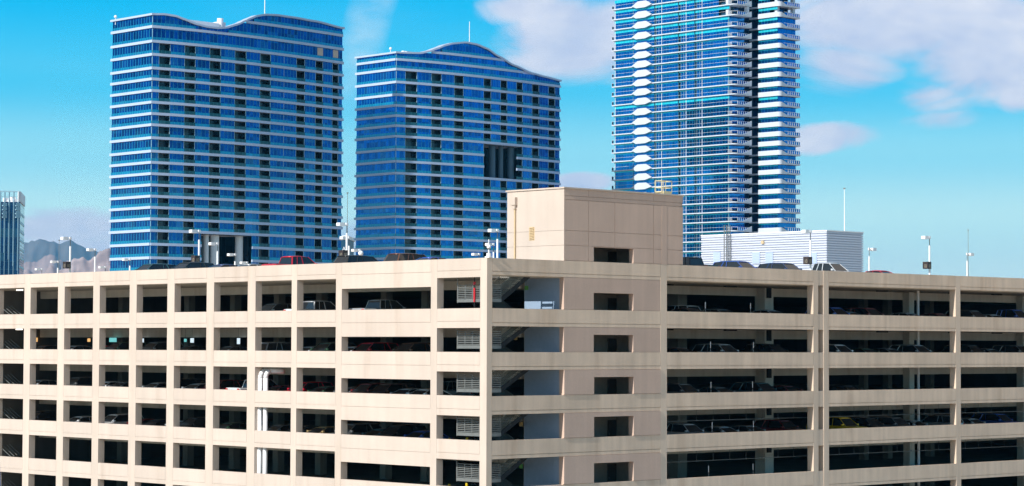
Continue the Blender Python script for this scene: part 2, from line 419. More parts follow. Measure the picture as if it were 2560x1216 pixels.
# interior columns
colpts = [(on_x(1912, 840, -8.6).y, -8.6, 1.15), (on_x(2273, 840, -8.6).y, -8.6, 0.75), (on_x(2556, 840, -8.6).y, -8.6, 0.75),
          (on_x(2325, 840, -24).y, -24, 0.7), (on_x(2160, 840, -24).y, -24, 0.7), (on_x(2220, 840, -24).y, -24, 0.7), (on_x(1695, 840, -14).y, -14, 1.2)]
for px in (150, 310, 475, 590, 700, 806, 968, 1070): colpts.append((15.5, on_y(px, 840, 15.5).x, 0.75))
for cy, cx, w in colpts:
    mb = MB()
    for k in range(1, 7):
        mb.box(cx-w/2, cx+w/2, cy-w/2, cy+w/2, FL[k]+0.001, FL[k-1]-0.251)
    mb.build('column', M['beam' if cx == -8.6 else 'column'], garage)
# hanging sprinkler pipes and drain riser
for k in (4, 5):
    z = HEAD[k]-0.95; mb = MB(); mb.tube((-1.9, 20, z), (-1.9, 77, z), 0.03, 6)
    y = 21.0
    while y < 77:
        mb.tube((-1.9, y, z), (-1.9, y, FL[k-1]-0.25), 0.012, 5); mb.sphere((-1.9, y, z+0.02), 0.07, 8, 6); y += 2.05
    mb.build('sprinkler_pipe', M['steel'], garage)
yp = on_x(2297, 840, -4.0).y
mb = MB()
for k in range(1, 7): mb.tube((-4.0, yp, FL[k]), (-4.0, yp, FL[k-1]-0.25), 0.13, 10)
mb.build('drain_pipe', M['white'], garage)
for k in range(1, 6):
    ylo = on_x(1922, 850, -8.0).y
    MB().box(-8.02, -7.9, ylo-0.2, ylo+0.35, HEAD[k]-0.95, HEAD[k]+0.1).build('cable_box', M['dsteel'], garage)
# ceiling lights
for k in range(1, 6):
    for (cx, cy) in ((-6, 26), (-6, 34), (-6, 46), (-6, 55), (-6, 66), (-6, 73)):
        MB().box(cx-0.15, cx+0.15, cy-0.7, cy+0.7, FL[k-1]-0.36, FL[k-1]-0.252).build('ceiling_light', M['dsteel'], garage)
    for cx in ((on_y(50, 738, 2.0).x,) if k < 3 else ()):
        MB().box(cx-.45, cx+.45, 1.9, 2.1, FL[k-1]-0.36, FL[k-1]-0.252).build('ceiling_light', M['tube'], garage)

# ------------------------------------------------------------------ corner stairs
def slats_level(mb, a, b, z, n=7, h0=0.12, h1=0.92):
    for i in range(n):
        zz = z+h0+(h1-h0)*i/(n-1); mb.bar((a[0],a[1],zz), (b[0],b[1],zz), 0.03, 0.055)
for k in range(1, 7):
    z0, z2 = FL[k], FL[k-1]; zl = z0+(z2-z0)*0.47
    mb = MB(); mb.box(-4.19, -0.92, 0.95, 2.3, zl-0.06, zl); mb.box(-4.19, -0.92, 0.90, 0.95, zl-0.2, zl+0.05)
    mb.box(-4.24, -4.19, 0.90, 2.3, zl-0.2, zl+0.05); mb.box(-0.92, -0.87, 0.9, 2.3, zl-0.2, zl+0.05)
    land = mb.build('stair_landing', M['steel'], garage)
    mb = MB(); slats_level(mb, (-4.15,0.93), (-0.95,0.93), zl); slats_level(mb, (-0.9,0.95), (-0.9,2.3), zl)
    for x in (-4.15,-3.35,-2.55,-1.75,-0.95): mb.box(x-0.025, x+0.025, 0.9, 0.96, zl, zl+1.08)
    mb.bar((-4.15,0.93,zl+1.08), (-0.9,0.93,zl+1.08), 0.045); mb.bar((-0.9,0.93,zl+1.08), (-0.9,2.3,zl+1.08), 0.045)
    mb.bar((-4.22,0.93,zl-0.25), (-4.22,0.93,z2-0.25), 0.05)
    mb.build('railing', M['steel'], garage)
    for (xa, xb, ya, za, yb, zb) in ((-0.98,-2.2,2.3,zl,5.35,z2), (-2.8,-4.15,5.35,z0,2.3,zl)):
        mb = MB(); n = 10
        for i in range(n):
            y = ya+(yb-ya)*(i+0.5)/n; z = za+(zb-za)*(i+1)/n
            mb.box(xa, xb, y-0.15, y+0.15, z-0.05, z)
        for x in (xa, xb): mb.bar((x,ya,za-0.06), (x,yb,zb-0.06), 0.05, 0.34)
        mb.build('stair_flight', M['dsteel'], garage)
        mb = MB()
        for x in (xa+0.02, xb-0.02):
            for i in range(6):
                h = 0.25+0.13*i; mb.bar((x,ya,za+h), (x,yb,zb+h), 0.03, 0.05)
            mb.bar((x,ya,za+1.05), (x,yb,zb+1.05), 0.045)
            for i in range(4):
                f = i/3; mb.bar((x,ya+(yb-ya)*f,za+(zb-za)*f), (x,ya+(yb-ya)*f,za+(zb-za)*f+1.05), 0.04)
        mb.build('railing', M['rail'], garage)
    # rear staircase glimpsed in the last bays of the sunlit side
    mb = MB(); a = on_y(8, 850, 2.5).x; b = on_y(34, 850, 2.5).x
    for i in range(4): mb.bar((a, 2.5+i*.3, SILL[k]+.62+.1*i), (b, 2.5+i*.3, SILL[k]-.25+.1*i), .03, .06)
    mb.build('railing', M['steel'], garage)

# ------------------------------------------------------------------ lift tower standing on the roof
Y0, Y1, X1, T = 8.01, 21.36, -6.25, 12.43+ZO
zb = P_TOP
mb = MB()
def pb(y0, y1, z0, z1, d0=0.05, d1=0.45): mb.box(-d1, -d0, y0, y1, z0, z1)
wy0, wy1, wz = 11.23, 15.62, 8.06+ZO
pb(Y0+0.02, wy0, zb, T-0.02); pb(wy1, Y1-0.02, zb, T-0.02); pb(wy0, wy1, wz, T-0.02)
g = 0.018
ys = [Y0, 10.62, 13.54, 17.94, 18.87]
zr = [(zb+0.03, 8.11+ZO), (8.11+ZO, 9.24+ZO), (9.24+ZO, 11.58+ZO)]
for (a, b) in zip(ys, ys[1:]):
    for r, (c, d) in enumerate(zr):
        segs = [(a, b)]
        if r == 0:
            segs = [(max(a, s0), min(b, s1)) for s0, s1 in ((Y0, wy0), (wy1, 18.87)) if min(b, s1)-max(a, s0) > 0.1]
            pb(max(a, wy0), min(b, wy1), wz, 8.11+ZO-g, 0, 0.06) if min(b, wy1)-max(a, wy0) > 0.1 else None
        for (p, q) in segs: pb(p+(g if p > Y0 else 0), q-(g if q < 18.86 else 0), c+g, d-g, 0, 0.06)
for c, d in zr: pb(19.5, Y1, c+g, d-g, 0, 0.06)
pb(18.89, 19.48, zb, 11.58+ZO, -0.012, 0.06)
pb(Y0, Y1-0.12, 11.60+ZO, 11.86+ZO, -0.005, 0.06)
for (a, b) in ((Y0,10.62),(10.62,13.54),(13.54,17.94),(17.94,Y1)): pb(a+g*0.5, b-g*0.5, 11.90+ZO, T-0.03, 0.0, 0.06)
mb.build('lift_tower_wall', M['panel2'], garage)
mb = MB()
for (a, b) in ((-6.25,-0.45),):
    mb.box(a, b, Y0+0.02, Y0+0.4, zb-1.0, T-0.02)
for c, d in ((zb-1.0, 8.11+ZO), (8.11+ZO, 9.24+ZO), (9.24+ZO, T-0.03)):
    mb.box(-6.25, -0.003, Y0-0.03, Y0+0.03, c+0.01, d-0.01)
mb.box(-6.25, -5.9, Y0+0.4, Y1, zb-1.0, T-0.02); mb.box(-5.9, -0.05, Y1-0.35, Y1, zb-1.0, T-0.02)
mb.build('lift_tower_wall', M['panel'], garage)
mb = MB(); mb.box(-6.35, 0.10, Y0-0.12, Y1+0.06, T-0.02, T+0.10); mb.build('lift_tower_roof', M['pier'], garage)
# vent louvre, downpipe with hopper
mb = MB()
for i in range(8):
    z = 8.62+ZO+i*0.125; mb.bar((-3.75, Y0-0.06, z+0.02), (-3.25, Y0-0.06, z+0.06), 0.07, 0.05)
mb.box(-3.8, -3.2, Y0-0.035, Y0-0.028, 8.55+ZO, 9.6+ZO)
mb.build('vent_louvre', M['tan'], garage)
xp = on_y(1287, 500, Y0).x
dp = MB().tube((xp+0.1, Y0-0.12, zb-0.9), (xp+0.1, Y0-0.12, 11.3+ZO), 0.07, 8).build('downpipe', M['tan'], garage)
MB().box(xp-0.30, xp+0.30, Y0-0.32, Y0-0.03, 11.35+ZO, 11.95+ZO).box(xp-0.1, xp+0.2, Y0-0.25, Y0-0.03, 11.05+ZO, 11.35+ZO).build('rain_hopper', M['pier'], dp)

# things on and in the garage ------------------------------------------------
# roof hatch ladder cage
c0 = on_x(1658, 482, -5.0); t = empty('roof_ladder', c0, 0, 'pale yellow safety cage of a roof ladder standing on the lift tower roof', 'ladder')
mb = MB(); zt = on_x(1658, 447, -5.0).z-c0.z
for (x, y) in ((-0.35,-0.62),(0.35,-0.62),(-0.35,0.62),(0.35,0.62),(0,-0.05)): mb.bar((x,y*0.8,0.05), (x,y,0.25), 0.05); mb.bar((x,y,0.25), (x,y,zt), 0.05)
for z in (0.25, zt*0.52, zt):
    mb.bar((-0.35,-0.62,z), (-0.35,0.62,z), 0.06); mb.bar((0.35,-0.62,z), (0.35,0.62,z), 0.06); mb.bar((-0.35,-0.62,z), (0.35,-0.62,z), 0.05); mb.bar((-0.35,0.62,z), (0.35,0.62,z), 0.05)
mb.build('cage', M['ladder'], t, local=True)
MB().box(-0.45, 0.45, -0.5, 0.5, 0.08, 0.30).build('platform', M['ladder'], t, local=True)
for o in t.children: o.location.z = -0.12
# corner security camera
t = empty('security_camera', (0.03, 0.14, P_TOP), 0, 'white dome security camera on a short post at the garage parapet corner', 'camera')
MB().box(-0.28, 0.20, -0.14, 0.14, 0.002, 0.10).box(-0.14,0.17,-0.1,0.1,0.10,0.34).build('base', M['white'], t, local=True)
MB().tube((0,0,0.1), (0,0,0.62), 0.075, 8, 0.045).build('post', M['white'], t, local=True)
MB().sphere((0,0,0.80), 0.16, 14, 10).build('dome', M['white'], t, smooth=True, local=True)
MB().tube((0,0,0.62), (0,0,0.68), 0.10, 8).build('collar', M['black'], t, local=True)
MB().tube((0,0,0.92), (0,0,1.35), 0.035, 6).build('antenna', M['white'], t, local=True)
# marker posts with twin plates
ordn = ['top','second','third','fourth','fifth']
for k in range(1, 6):
    for j, px in enumerate((1768, 1881)):
        px2 = {1:px-3, 2:px+10 if j == 0 else px+4, 3:px+11 if j == 0 else px+2, 4:px+14 if j == 0 else px+4, 5:px+5 if j == 0 else px+3}[k]
        p = on_x(px2, 850, -0.5)
        t = empty('row_marker', (p.x, p.y, FL[k]), R_(-50), f'white twin-plate marker post {("nearer to","farther from")[j]} the lift core, {ordn[k-1]} parking level', 'marker post', 'twin-plate markers in the first wide opening')
        MB().tube((0,0,0), (0,0,1.3), 0.03, 6).build('post', M['steel'], t, local=True)
        h = 1.45 if k > 1 else 1.40
        for s in (-0.095, 0.095): MB().box(s-0.07, s+0.07, -0.02, 0.02, h-0.04, h+0.48).build('plate', M['white'], t, local=True)
        MB().box(-0.035, 0.035, -0.015, 0.015, h-0.1, h+0.44).build('bracket', M['dsteel'], t, local=True)
# white ducts in the fourth bay
for j, px in enumerate((653, 666.5)):
    x = on_y(px, 1060, 0.52).x
    zt = SILL[3]+1.05
    mb = MB(); pts = [(x,0.52,0.02),(x,0.52,zt)]+[(x,0.52+0.55*(1-math.cos(a)),zt+0.55*math.sin(a)) for a in (0.3,0.6,0.9,1.2,1.5)]+[(x+0.9,1.7,zt+0.52)]
    mb.path(pts, 0.20, 14)
    o = mb.build('air_duct', M['white'], smooth=True)
    tag(o, f'{"left" if j == 0 else "right"} of two white bent ducts rising inside the fourth opening from the corner', 'duct', 'white ducts in the sunlit side')
# hanging signs beside the stairs
for k, mt, nm, px, py in ((1,'green','green square hanging sign beside the top flight of the corner stairs',1317,720),(2,'orange','amber square hanging sign under the second level ceiling by the corner stairs',1291,845),
        (4,'orange','amber square hanging sign under the fourth level ceiling by the corner stairs',1306,1061),(5,'green','green square hanging sign under the fifth level ceiling by the corner stairs',1306,1166)):
    p = on_y(px, py, 7.6)
    t = empty('hanging_sign', p, 0, nm, 'sign', 'hanging signs by the corner stairs')
    MB().box(-0.17, 0.17, -0.03, 0.03, -0.16, 0.16).build('face', M[mt], t, local=True)
    MB().tube((0,0,0.16), (0,0,max(0.3, FL[k-1]-0.25-p.z)), 0.012, 5).build('hanger', M['steel'], t, local=True)
# bollards inside the corner bay
for k, px, py, nm in ((4,1127,1097,'short yellow bollard left in corner opening, fourth level down'),(4,1171,1095,'taller yellow bollard right in corner opening, fourth level down'),
        (5,1127,1212,'short yellow bollard left in corner opening, fifth level down'),(5,1171,1209,'taller yellow bollard right in corner opening, fifth level down')):
    p = on_y(px, py, 3.0); h = p.z-FL[k]+0.05
    t = empty('bollard', (p.x, 3.0, FL[k]), 0, nm, 'bollard', 'yellow bollards by the corner stairs')
    MB().tube((0,0,0.06), (0,0,h-0.08), 0.10, 12).sphere((0,0,h-0.08), 0.10, 12, 6, 0.7).build('post', M['yellow'], t, smooth=False, local=True)
    MB().tube((0,0,0), (0,0,0.06), 0.16, 12).build('base', M['steel'], t, local=True)
# red-banded hose pipe behind the top landing
t = empty('fire_riser', (on_y(1187,740,0.84).x, 0.84, FL[1]), 0, 'red fire riser pipe standing behind the top stair landing railing', 'pipe')
MB().tube((0,0,0), (0,0,3.4), 0.04, 8).build('pipe', M['dsteel'], t, local=True)
MB().tube((0,0,1.55), (0,0,2.6), 0.075, 10).tube((0,0,2.85),(0,0,3.05),0.09,8).build('valve_body', M['redpaint'], t, local=True)

for (px, py, wd, hg, mt, col, where) in ((284,857,.55,.20,'cyanlit','lit cyan','seventh'),(357,859,.22,.22,'palelit','lit pale blue','sixth'),(465,857,.14,.14,'cyanlit','small lit cyan','fifth, left one'),(482,857,.22,.20,'palelit','lit pale','fifth, right one'),
        (598,858,.18,.26,'palelit','tall lit pale','fourth square'),(93,858,.14,.20,'amberlit','lit amber','leftmost full'),(224,858,.20,.16,'amberlit','lit pale amber','second full')):
    p = on_y(px, py, 8.0)
    t = empty('lit_sign', p, 0, f'{col} hanging sign in the {where} square opening, second level, sunlit side'.replace('fourth square square','fourth square') if 'one' not in where else f'{col} hanging sign, {where}, in the square openings on the second level', 'sign', 'lit signs inside the second level')
    MB().box(-wd, wd, -.04, .04, -hg, hg).build('face', M[mt], t, local=True)
    MB().tube((0,0,hg), (0,0,max(hg+.1, FL[1]-.25-p.z)), .012, 5).build('hanger', M['steel'], t, local=True)
# ------------------------------------------------------------------ vehicles
PAINT = {}
def paint(name, col, metal=0.3):
    if name not in PAINT: PAINT[name] = plain('car_paint_'+name.replace(' ', '_'), col, 0.28, metal, 0.5, coat=0.8, var=0.03)
    return PAINT[name]
COLS = {'white':(0.80,0.81,0.83),'silver':(0.42,0.45,0.48),'grey':(0.16,0.17,0.18),'black':(0.012,0.013,0.016),'dark blue':(0.012,0.035,0.14),
        'blue':(0.02,0.09,0.42),'red':(0.62,0.008,0.03),'dark red':(0.20,0.012,0.018),'yellow':(0.72,0.50,0.01),'gold':(0.42,0.30,0.14),
        'brown':(0.13,0.05,0.025),'green':(0.03,0.09,0.05),'teal':(0.02,0.10,0.13)}
def mirror_ring(prof, y, k, dz):   # one slice of the body at width y
    return [(x*k, y, z-dz if z > 0.5 else z+dz) for x, z in prof]
KIND = {
 'sedan': dict(body=[(-2.25,.25),(-2.36,.5),(-2.30,.93),(-1.7,1.0),(1.05,.97),(1.9,.86),(2.28,.70),(2.36,.45),(2.25,.25)], w=.92, belt=(-1.85,1.18,.96), top=(-1.02,.30,1.42), wb=(-1.42,1.42), r=.33),
 'suv':   dict(body=[(-2.3,.32),(-2.42,.6),(-2.38,1.08),(-2.2,1.14),(1.25,1.12),(2.05,1.02),(2.36,.82),(2.42,.5),(2.3,.32)], w=.96, belt=(-2.3,1.35,1.10), top=(-1.95,.52,1.76), wb=(-1.45,1.48), r=.37),
 'pickup':dict(body=[(-2.85,.42),(-2.92,.6),(-2.90,1.22),(-1.25,1.22),(1.35,1.20),(2.4,1.12),(2.82,.95),(2.90,.6),(2.8,.42)], w=.99, belt=(-1.20,1.45,1.19), top=(-1.02,.62,1.92), wb=(-1.85,1.85), r=.40),
}
def make_car(kind):
    K = KIND[kind]; w = K['w']; r = empty(kind, (0,0,0))
    slices = [(-w,.975,.07),(-w*.93,.995,.02),(-w*.6,1,0),(w*.6,1,0),(w*.93,.995,.02),(w,.975,.07)]
    MB().loft([mirror_ring(K['body'], y, k, dz) for y, k, dz in slices]).build('body', M['white'], r, smooth=False, local=True, bevel=0.03)
    b0, b1, bz = K['belt']; t0, t1, tz = K['top']; wb, wt = w*.90, w*.70
    def ring(z, x0, x1, ww): return [(x0,-ww,z),(x1,-ww,z),(x1,ww,z),(x0,ww,z)]
    MB().loft([ring(bz, b0, b1, wb), ring(tz-.06, t0, t1, wt)]).build('windows', M['cglass'], r, local=True)
    # roof skin: crowned
    rings = []
    for i in range(7):
        f = i/6; x = t0-.06+(t1-t0+.14)*f; zc = tz-.05+.055*math.sin(math.pi*f)
        rings.append([(x,-wt-.03,zc-.05),(x,-wt*.5,zc+.02),(x,0,zc+.03),(x,wt*.5,zc+.02),(x,wt+.03,zc-.05),(x,wt*.9,zc-.07),(x,-wt*.9,zc-.07)])
    MB().loft(rings).build('roof', M['white'], r, smooth=True, local=True)
    mb = MB(); zt = tz-.06
    for s in (-1, 1):
        e = .012
        mb.bar((b1,s*(wb+e),bz), (t1,s*(wt+e),zt), .05, .04); mb.bar((b0,s*(wb+e),bz), (t0,s*(wt+e),zt), .10, .05)
        xm = (b0+b1)/2*.6+(t0+t1)/2*.4
        mb.bar((xm,s*(wb+e),bz), (xm-.05,s*(wt+e),zt), .03, .06)
        if kind != 'sedan': mb.bar((b0*.55,s*(wb+e),bz), (t0*.5,s*(wt+e),zt), .03, .07)
    mb.build('pillars', M['white'], r, local=True)
    for s in (-1, 1):
        MB().box(b1-.32, b1-.14, s*(wb+.02), s*(wb+.24), bz+.02, bz+.17).build('mirror', M['white'], r, local=True, bevel=.02)
        xf, xr = K['body'][-2][0], K['body'][1][0]; zf = K['body'][-3][1]; zr = K['body'][2][1]
        MB().box(xf-.16, xf+.004, s*w*.58, s*w*.9, zf-.14, zf+.01).build('headlight', M['lamp'], r, local=True)
        MB().box(xr-.01, xr+.12, s*w*.66, s*w*.95, zr-.28, zr-.06).build('taillight', M['red'], r, local=True)
        for x in K['wb']:
            R0 = K['r']
            wl = MB().tube((x,s*(w-.20),R0), (x,s*(w+.02),R0), R0, 18).build('wheel', M['black'], r, local=True)
            MB().tube((x,s*(w-.1),R0), (x,s*(w+.028),R0), R0*.62, 10).build('rim', M['chrome'], wl, local=True)
    if kind == 'pickup':
        MB().box(-2.82, -1.28, -w*.82, w*.82, 1.1, 1.235).build('bed_cover', M['cglass'], r, local=True)
    return r
PROTO = {}
used_labels = {}
def kids(o): return [c for c in bpy.data.objects if c.parent == o]
TREE = {}
def place_car(kind, col, pos, rz, label, cat, group, taillight=False):
    if kind not in PROTO:
        PROTO[kind] = make_car(kind)
        TREE[kind] = [(c, kids(c)) for c in kids(PROTO[kind])]
        o = PROTO[kind]
        tree = [c for c, _ in TREE[kind]]
    else:
        src = PROTO[kind]; o = src.copy(); COL.objects.link(o); tree = []
        for c, gs in TREE[kind]:
            n = c.copy(); COL.objects.link(n); n.parent = o; tree.append(n)
            for g in gs:
                q = g.copy(); COL.objects.link(q); q.parent = n
    pm = paint(col, COLS[col])
    for c in tree:
        if c.name.split('.')[0] in ('body','roof','pillars','mirror'):
            c.material_slots[0].link = 'OBJECT'; c.material_slots[0].material = pm
    o.location = pos; o.rotation_euler = (0, 0, rz)
    tag(o, label, cat, group)
    assert label not in used_labels, label
    assert 4 <= len(label.replace('-', ' ').split()) <= 17, label
    used_labels[label] = 1
    return o
CAT = {'sedan':'car','suv':'SUV','pickup':'pickup truck'}
NOUN = {'sedan':'sedan','suv':'SUV','pickup':'pickup truck'}

# --- on the roof
def roof_car(kind, col, px, d, rz, label, side, x_or_y):
    p = on_y(px, 660, d) if side == 'L' else on_x(px, 660, -d)
    place_car(kind, col, (p.x, p.y, FL[0]+0.005), R_(rz), label, CAT[kind], 'vehicles parked on the garage roof')
G = 'L'
roof_car('suv', 'teal', 383, 3.4, -90, 'dark teal SUV on the roof below the left glass tower, leftmost roof vehicle', 'L', 0)
roof_car('suv', 'black', 475, 3.2, -90, 'black SUV on the roof beside the numbered lamp post left of the round columns', 'L', 0)
roof_car('sedan', 'dark blue', 572, 3.0, 90, 'dark blue sedan on the roof in front of the tower entrance columns', 'L', 0)
roof_car('sedan', 'silver', 640, 4.0, 90, 'silver sedan on the roof just left of the red pickup bed', 'L', 0)
roof_car('pickup', 'red', 742, 3.5, 90, 'bright red pickup truck on the roof above the sunlit side', 'L', 0)
roof_car('suv', 'black', 905, 3.6, 90, 'black SUV with roof rails parked right of the tall twin lamp posts', 'L', 0)
roof_car('suv', 'brown', 1032, 3.6, 90, 'brown SUV on the roof below the middle glass tower', 'L', 0)
roof_car('sedan', 'blue', 1090, 3.6, 90, 'blue sedan on the roof just right of the brown SUV', 'L', 0)
roof_car('pickup', 'black', 1716, 4.0, 180, 'black pickup truck on the roof right behind the lift tower', 'R', 0)
roof_car('suv', 'blue', 1845, 3.6, 0, 'blue SUV on the roof in front of the ribbed white plant room', 'R', 0)
roof_car('suv', 'dark blue', 1958, 3.6, 0, 'dark blue SUV on the roof left of the white crew cab pickup', 'R', 0)
roof_car('pickup', 'white', 2072, 3.4, 0, 'white crew cab pickup on the roof at the plant room corner', 'R', 0)
roof_car('sedan', 'red', 2203, 3.0, 0, 'red sedan on the roof right of the ribbed white plant room', 'R', 0)

# --- on the decks, seen over the sills: (side, level, px, kind, colour, distance behind the face, heading)
LV = {1:'top', 2:'second', 3:'third', 4:'fourth', 5:'fifth'}
LN = ['corner','wide','third','fourth','fifth','sixth','seventh','eighth','ninth','tenth','eleventh','twelfth']
RN = ['','first wide','second wide','third wide','fourth wide']
DECK = [
 ('L',1,692,'suv','grey',3.6,-90),('L',1,798,'pickup','white',3.6,90),('L',1,962,'pickup','silver',4,90),
 ('L',2,115,'sedan','brown',3.6,-90),('L',2,190,'sedan','silver',3.6,-90),('L',2,270,'sedan','red',4.2,-90),('L',2,308,'suv','green',3.6,-90),
 ('L',2,398,'suv','grey',3.6,-90),('L',2,478,'sedan','black',3.6,-90),('L',2,706,'suv','silver',3.6,90),('L',2,580,'sedan','grey',3.6,-90),
 ('L',2,780,'sedan','silver',3.6,-90),('L',2,828,'suv','green',3.6,-90),('L',2,885,'sedan','silver',3.6,-90),('L',2,933,'suv','red',4.4,-90),('L',2,1035,'suv','brown',3.6,-90),
 ('L',3,106,'sedan','silver',3.6,-90),('L',3,205,'suv','grey',3.6,-90),('L',3,275,'sedan','white',3.6,-90),('L',3,314,'sedan','grey',3.6,-90),
 ('L',3,398,'sedan','silver',3.6,-90),('L',3,499,'sedan','silver',3.6,-90),('L',3,456,'suv','black',5,-90),('L',3,560,'suv','dark red',4.4,-90),
 ('L',3,704,'sedan','dark red',4.0,-90),('L',3,770,'suv','red',3.8,-90),('L',3,816,'sedan','green',3.6,-90),
 ('L',3,882,'sedan','grey',3.6,-90),('L',3,930,'suv','dark red',3.6,-90),('L',3,978,'suv','brown',3.8,-90),('L',3,1024,'sedan','silver',3.6,-90),('L',3,1068,'sedan','white',3.2,-90),
 ('L',3,1140,'pickup','silver',10.5,180),
 ('L',4,110,'suv','black',3.6,-90),('L',4,208,'sedan','white',3.6,-90),('L',4,300,'suv','white',3.6,-90),('L',4,362,'sedan','dark red',3.6,-90),('L',4,400,'sedan','black',3.6,-90),
 ('L',4,458,'sedan','silver',3.6,-90),('L',4,499,'suv','black',3.6,-90),('L',4,580,'sedan','green',3.6,-90),('L',4,706,'sedan','grey',3.6,-90),('L',4,768,'sedan','black',3.6,-90),('L',4,815,'sedan','gold',3.6,-90),
 ('L',4,890,'suv','grey',3.6,-90),('L',4,955,'sedan','teal',3.6,-90),('L',4,1003,'suv','black',4,-90),('L',4,1060,'sedan','blue',3.6,-90),
 ('R',1,1690,'suv','white',8.5,180),('R',1,1725,'sedan','brown',3.6,0),('R',1,1800,'sedan','grey',3.6,0),('R',1,1925,'sedan','silver',3.6,0),
 ('R',1,2080,'suv','blue',3.6,0),('R',1,2121,'sedan','grey',3.6,0),('R',1,2165,'suv','dark red',3.6,0),('R',1,2270,'sedan','silver',3.6,0),('R',1,2345,'sedan','dark red',3.6,0),
 ('R',1,2425,'suv','grey',3.6,0),('R',1,2480,'sedan','silver',3.6,0),('R',1,2530,'pickup','blue',3.6,0),
 ('R',2,1700,'sedan','brown',3.6,0),('R',2,1800,'suv','silver',3.6,0),('R',2,1925,'suv','black',3.6,0),
 ('R',2,2088,'suv','white',3.6,0),('R',2,2160,'sedan','green',3.6,0),('R',2,2220,'sedan','grey',3.6,0),('R',2,2285,'suv','silver',3.6,0),
 ('R',2,2420,'suv','black',3.6,0),('R',2,2470,'sedan','grey',3.6,0),('R',2,2540,'suv','grey',3.6,0),
 ('R',3,1700,'suv','grey',3.6,0),('R',3,1795,'sedan','grey',3.6,0),('R',3,1895,'suv','teal',3.6,0),('R',3,1965,'sedan','dark red',5,0),('R',3,2115,'sedan','black',3.6,0),
 ('R',4,1712,'suv','silver',3.2,0),('R',4,1805,'sedan','silver',3.4,0),('R',4,1872,'sedan','grey',3.4,0),('R',4,1950,'suv','dark red',4.4,0),
 ('R',4,2098,'pickup','yellow',3.2,0),('R',4,2165,'suv','black',3.6,0),('R',4,2230,'suv','grey',3.6,0),('R',4,2280,'sedan','silver',3.6,0),('R',4,2345,'suv','silver',5,180),
 ('R',4,2425,'sedan','silver',3.6,0),('R',4,2490,'suv','blue',4.6,0),
]
groups = {}
for c in DECK:
    side, k, px = c[:3]
    u = -on_y(px, 860, 0).x if side == 'L' else on_x(px, 860, 0).y
    bays = LBAYS if side == 'L' else RBAYS
    bay = min(range(len(bays)), key=lambda i: abs((bays[i][0]+bays[i][1])/2-u)-(bays[i][1]-bays[i][0])/2)
    groups.setdefault((side, k, bay), []).append(c)
POSW = {1:[''],2:[' at left',' at right'],3:[' at left',' in the middle',' at right'],4:[' far left',' left of centre',' right of centre',' far right'],5:[' far left',' left of centre',' in the middle',' right of centre',' far right']}
for (side, k, bay), cs in groups.items():
    cs.sort(key=lambda c: c[2])
    for i, (sd, _, px, kind, col, d, rz) in enumerate(cs):
        p = on_y(px, 860, d) if side == 'L' else on_x(px, 860, -d)
        w = POSW[len(cs)][i]
        if side == 'L': lab = f'{col} {NOUN[kind]}{w} behind {LN[bay]} opening from corner, {LV[k]} level, sunlit side'
        else: lab = f'{col} {NOUN[kind]}{w} behind {RN[bay]} opening, {LV[k]} level, shaded side'
        place_car(kind, col, (p.x, p.y, FL[k]+0.005), R_(rz), lab, CAT[kind], 'vehicles parked on the garage decks')

p = on_y(653, 860, 3.75)
place_car('pickup', 'white', (p.x, p.y, FL[3]+0.005), R_(90), 'white pickup truck backed towards the opening just left of the white ducts, third level', 'pickup truck', 'vehicles parked on the garage decks')
# ------------------------------------------------------------------ roof lamps, masts, plant room
def lamp(px, py, nm, left=True, sign=None, mast=None, ry=0.0, d=None):
    H = 7.75; D = d or d_for_z(px, py, FL[0]+H)
    p = at_d(px, py, D); H = p.z-FL[0]
    t = empty('parking_lot_lamp', (p.x, p.y, FL[0]), 0, nm, 'lamp post', 'white lamp posts on the garage roof')
    MB().box(-.26,.26,-.26,.26,0,.75).build('base', M['deck'], t, local=True)
    MB().tube((0,0,.75), (0,0,H-1.0), .13, 10, .115).build('pole', M['white'], t, local=True)
    MB().tube((0,0,H-1.0), (0,0,H-.05), .05, 8).build('neck', M['steel'], t, local=True)
    s = -1 if left else 1
    MB().box(-.09,.09,-.15,.15,H-.22,H+.12).build('bracket', M['white'], t, local=True, bevel=.02)
    MB().bar((0,0,H-.12), (0,s*.6,H-.12), .06).build('arm', M['steel'], t, local=True)
    MB().loft([[(-.26,s*.45,H-.24),(.26,s*.45,H-.24),(.26,s*.45,H+.08),(-.26,s*.45,H+.08)],[(-.30,s*.55,H-.28),(.30,s*.55,H-.28),(.30,s*.55,H+.12),(-.30,s*.55,H+.12)],
               [(-.30,s*1.2,H-.28),(.30,s*1.2,H-.28),(.30,s*1.2,H+.10),(-.30,s*1.2,H+.10)],[(-.27,s*1.27,H-.24),(.27,s*1.27,H-.24),(.27,s*1.27,H+.06),(-.27,s*1.27,H+.06)]]).build('lamp_head', M['white'], t, local=True)
    if sign:
        zs = at_d(px, sign, D).z
        g = empty('level_sign', (p.x-.02, p.y, zs), 0, nm.replace('lamp post', 'box sign on the lamp post').replace('with its sign ', ''), 'sign', 'dark numbered box signs on the roof lamp posts')
        MB().box(-.38,.38,-.82,-.14,-.42,.42).build('box', M['sign'], g, local=True)
        MB().box(-.05,.05,-.14,-.05,-.3,-.22).box(-.05,.05,-.14,-.05,.22,.3).build('clamp', M['steel'], g, local=True)
        for (loc, rot) in (((.384,-.48,-.30),(R_(90),0,R_(90))),((0,-.824,-.30),(R_(90),0,0))):
            cu = bpy.data.curves.new('number', 'FONT'); cu.body = '10'; cu.size = .62; cu.align_x = 'CENTER'; cu.extrude = .004; cu.space_character = .9
            to = bpy.data.objects.new('number', cu); COL.objects.link(to); to.parent = g; to.location = loc; to.rotation_euler = rot; to.scale = (.75,1,1)
            cu.materials.append(M['letter']); solid_text(to)
    return D
lamp(176, 603, 'lamp post with its sign against the blue hills, far left of the roof', True, 671)
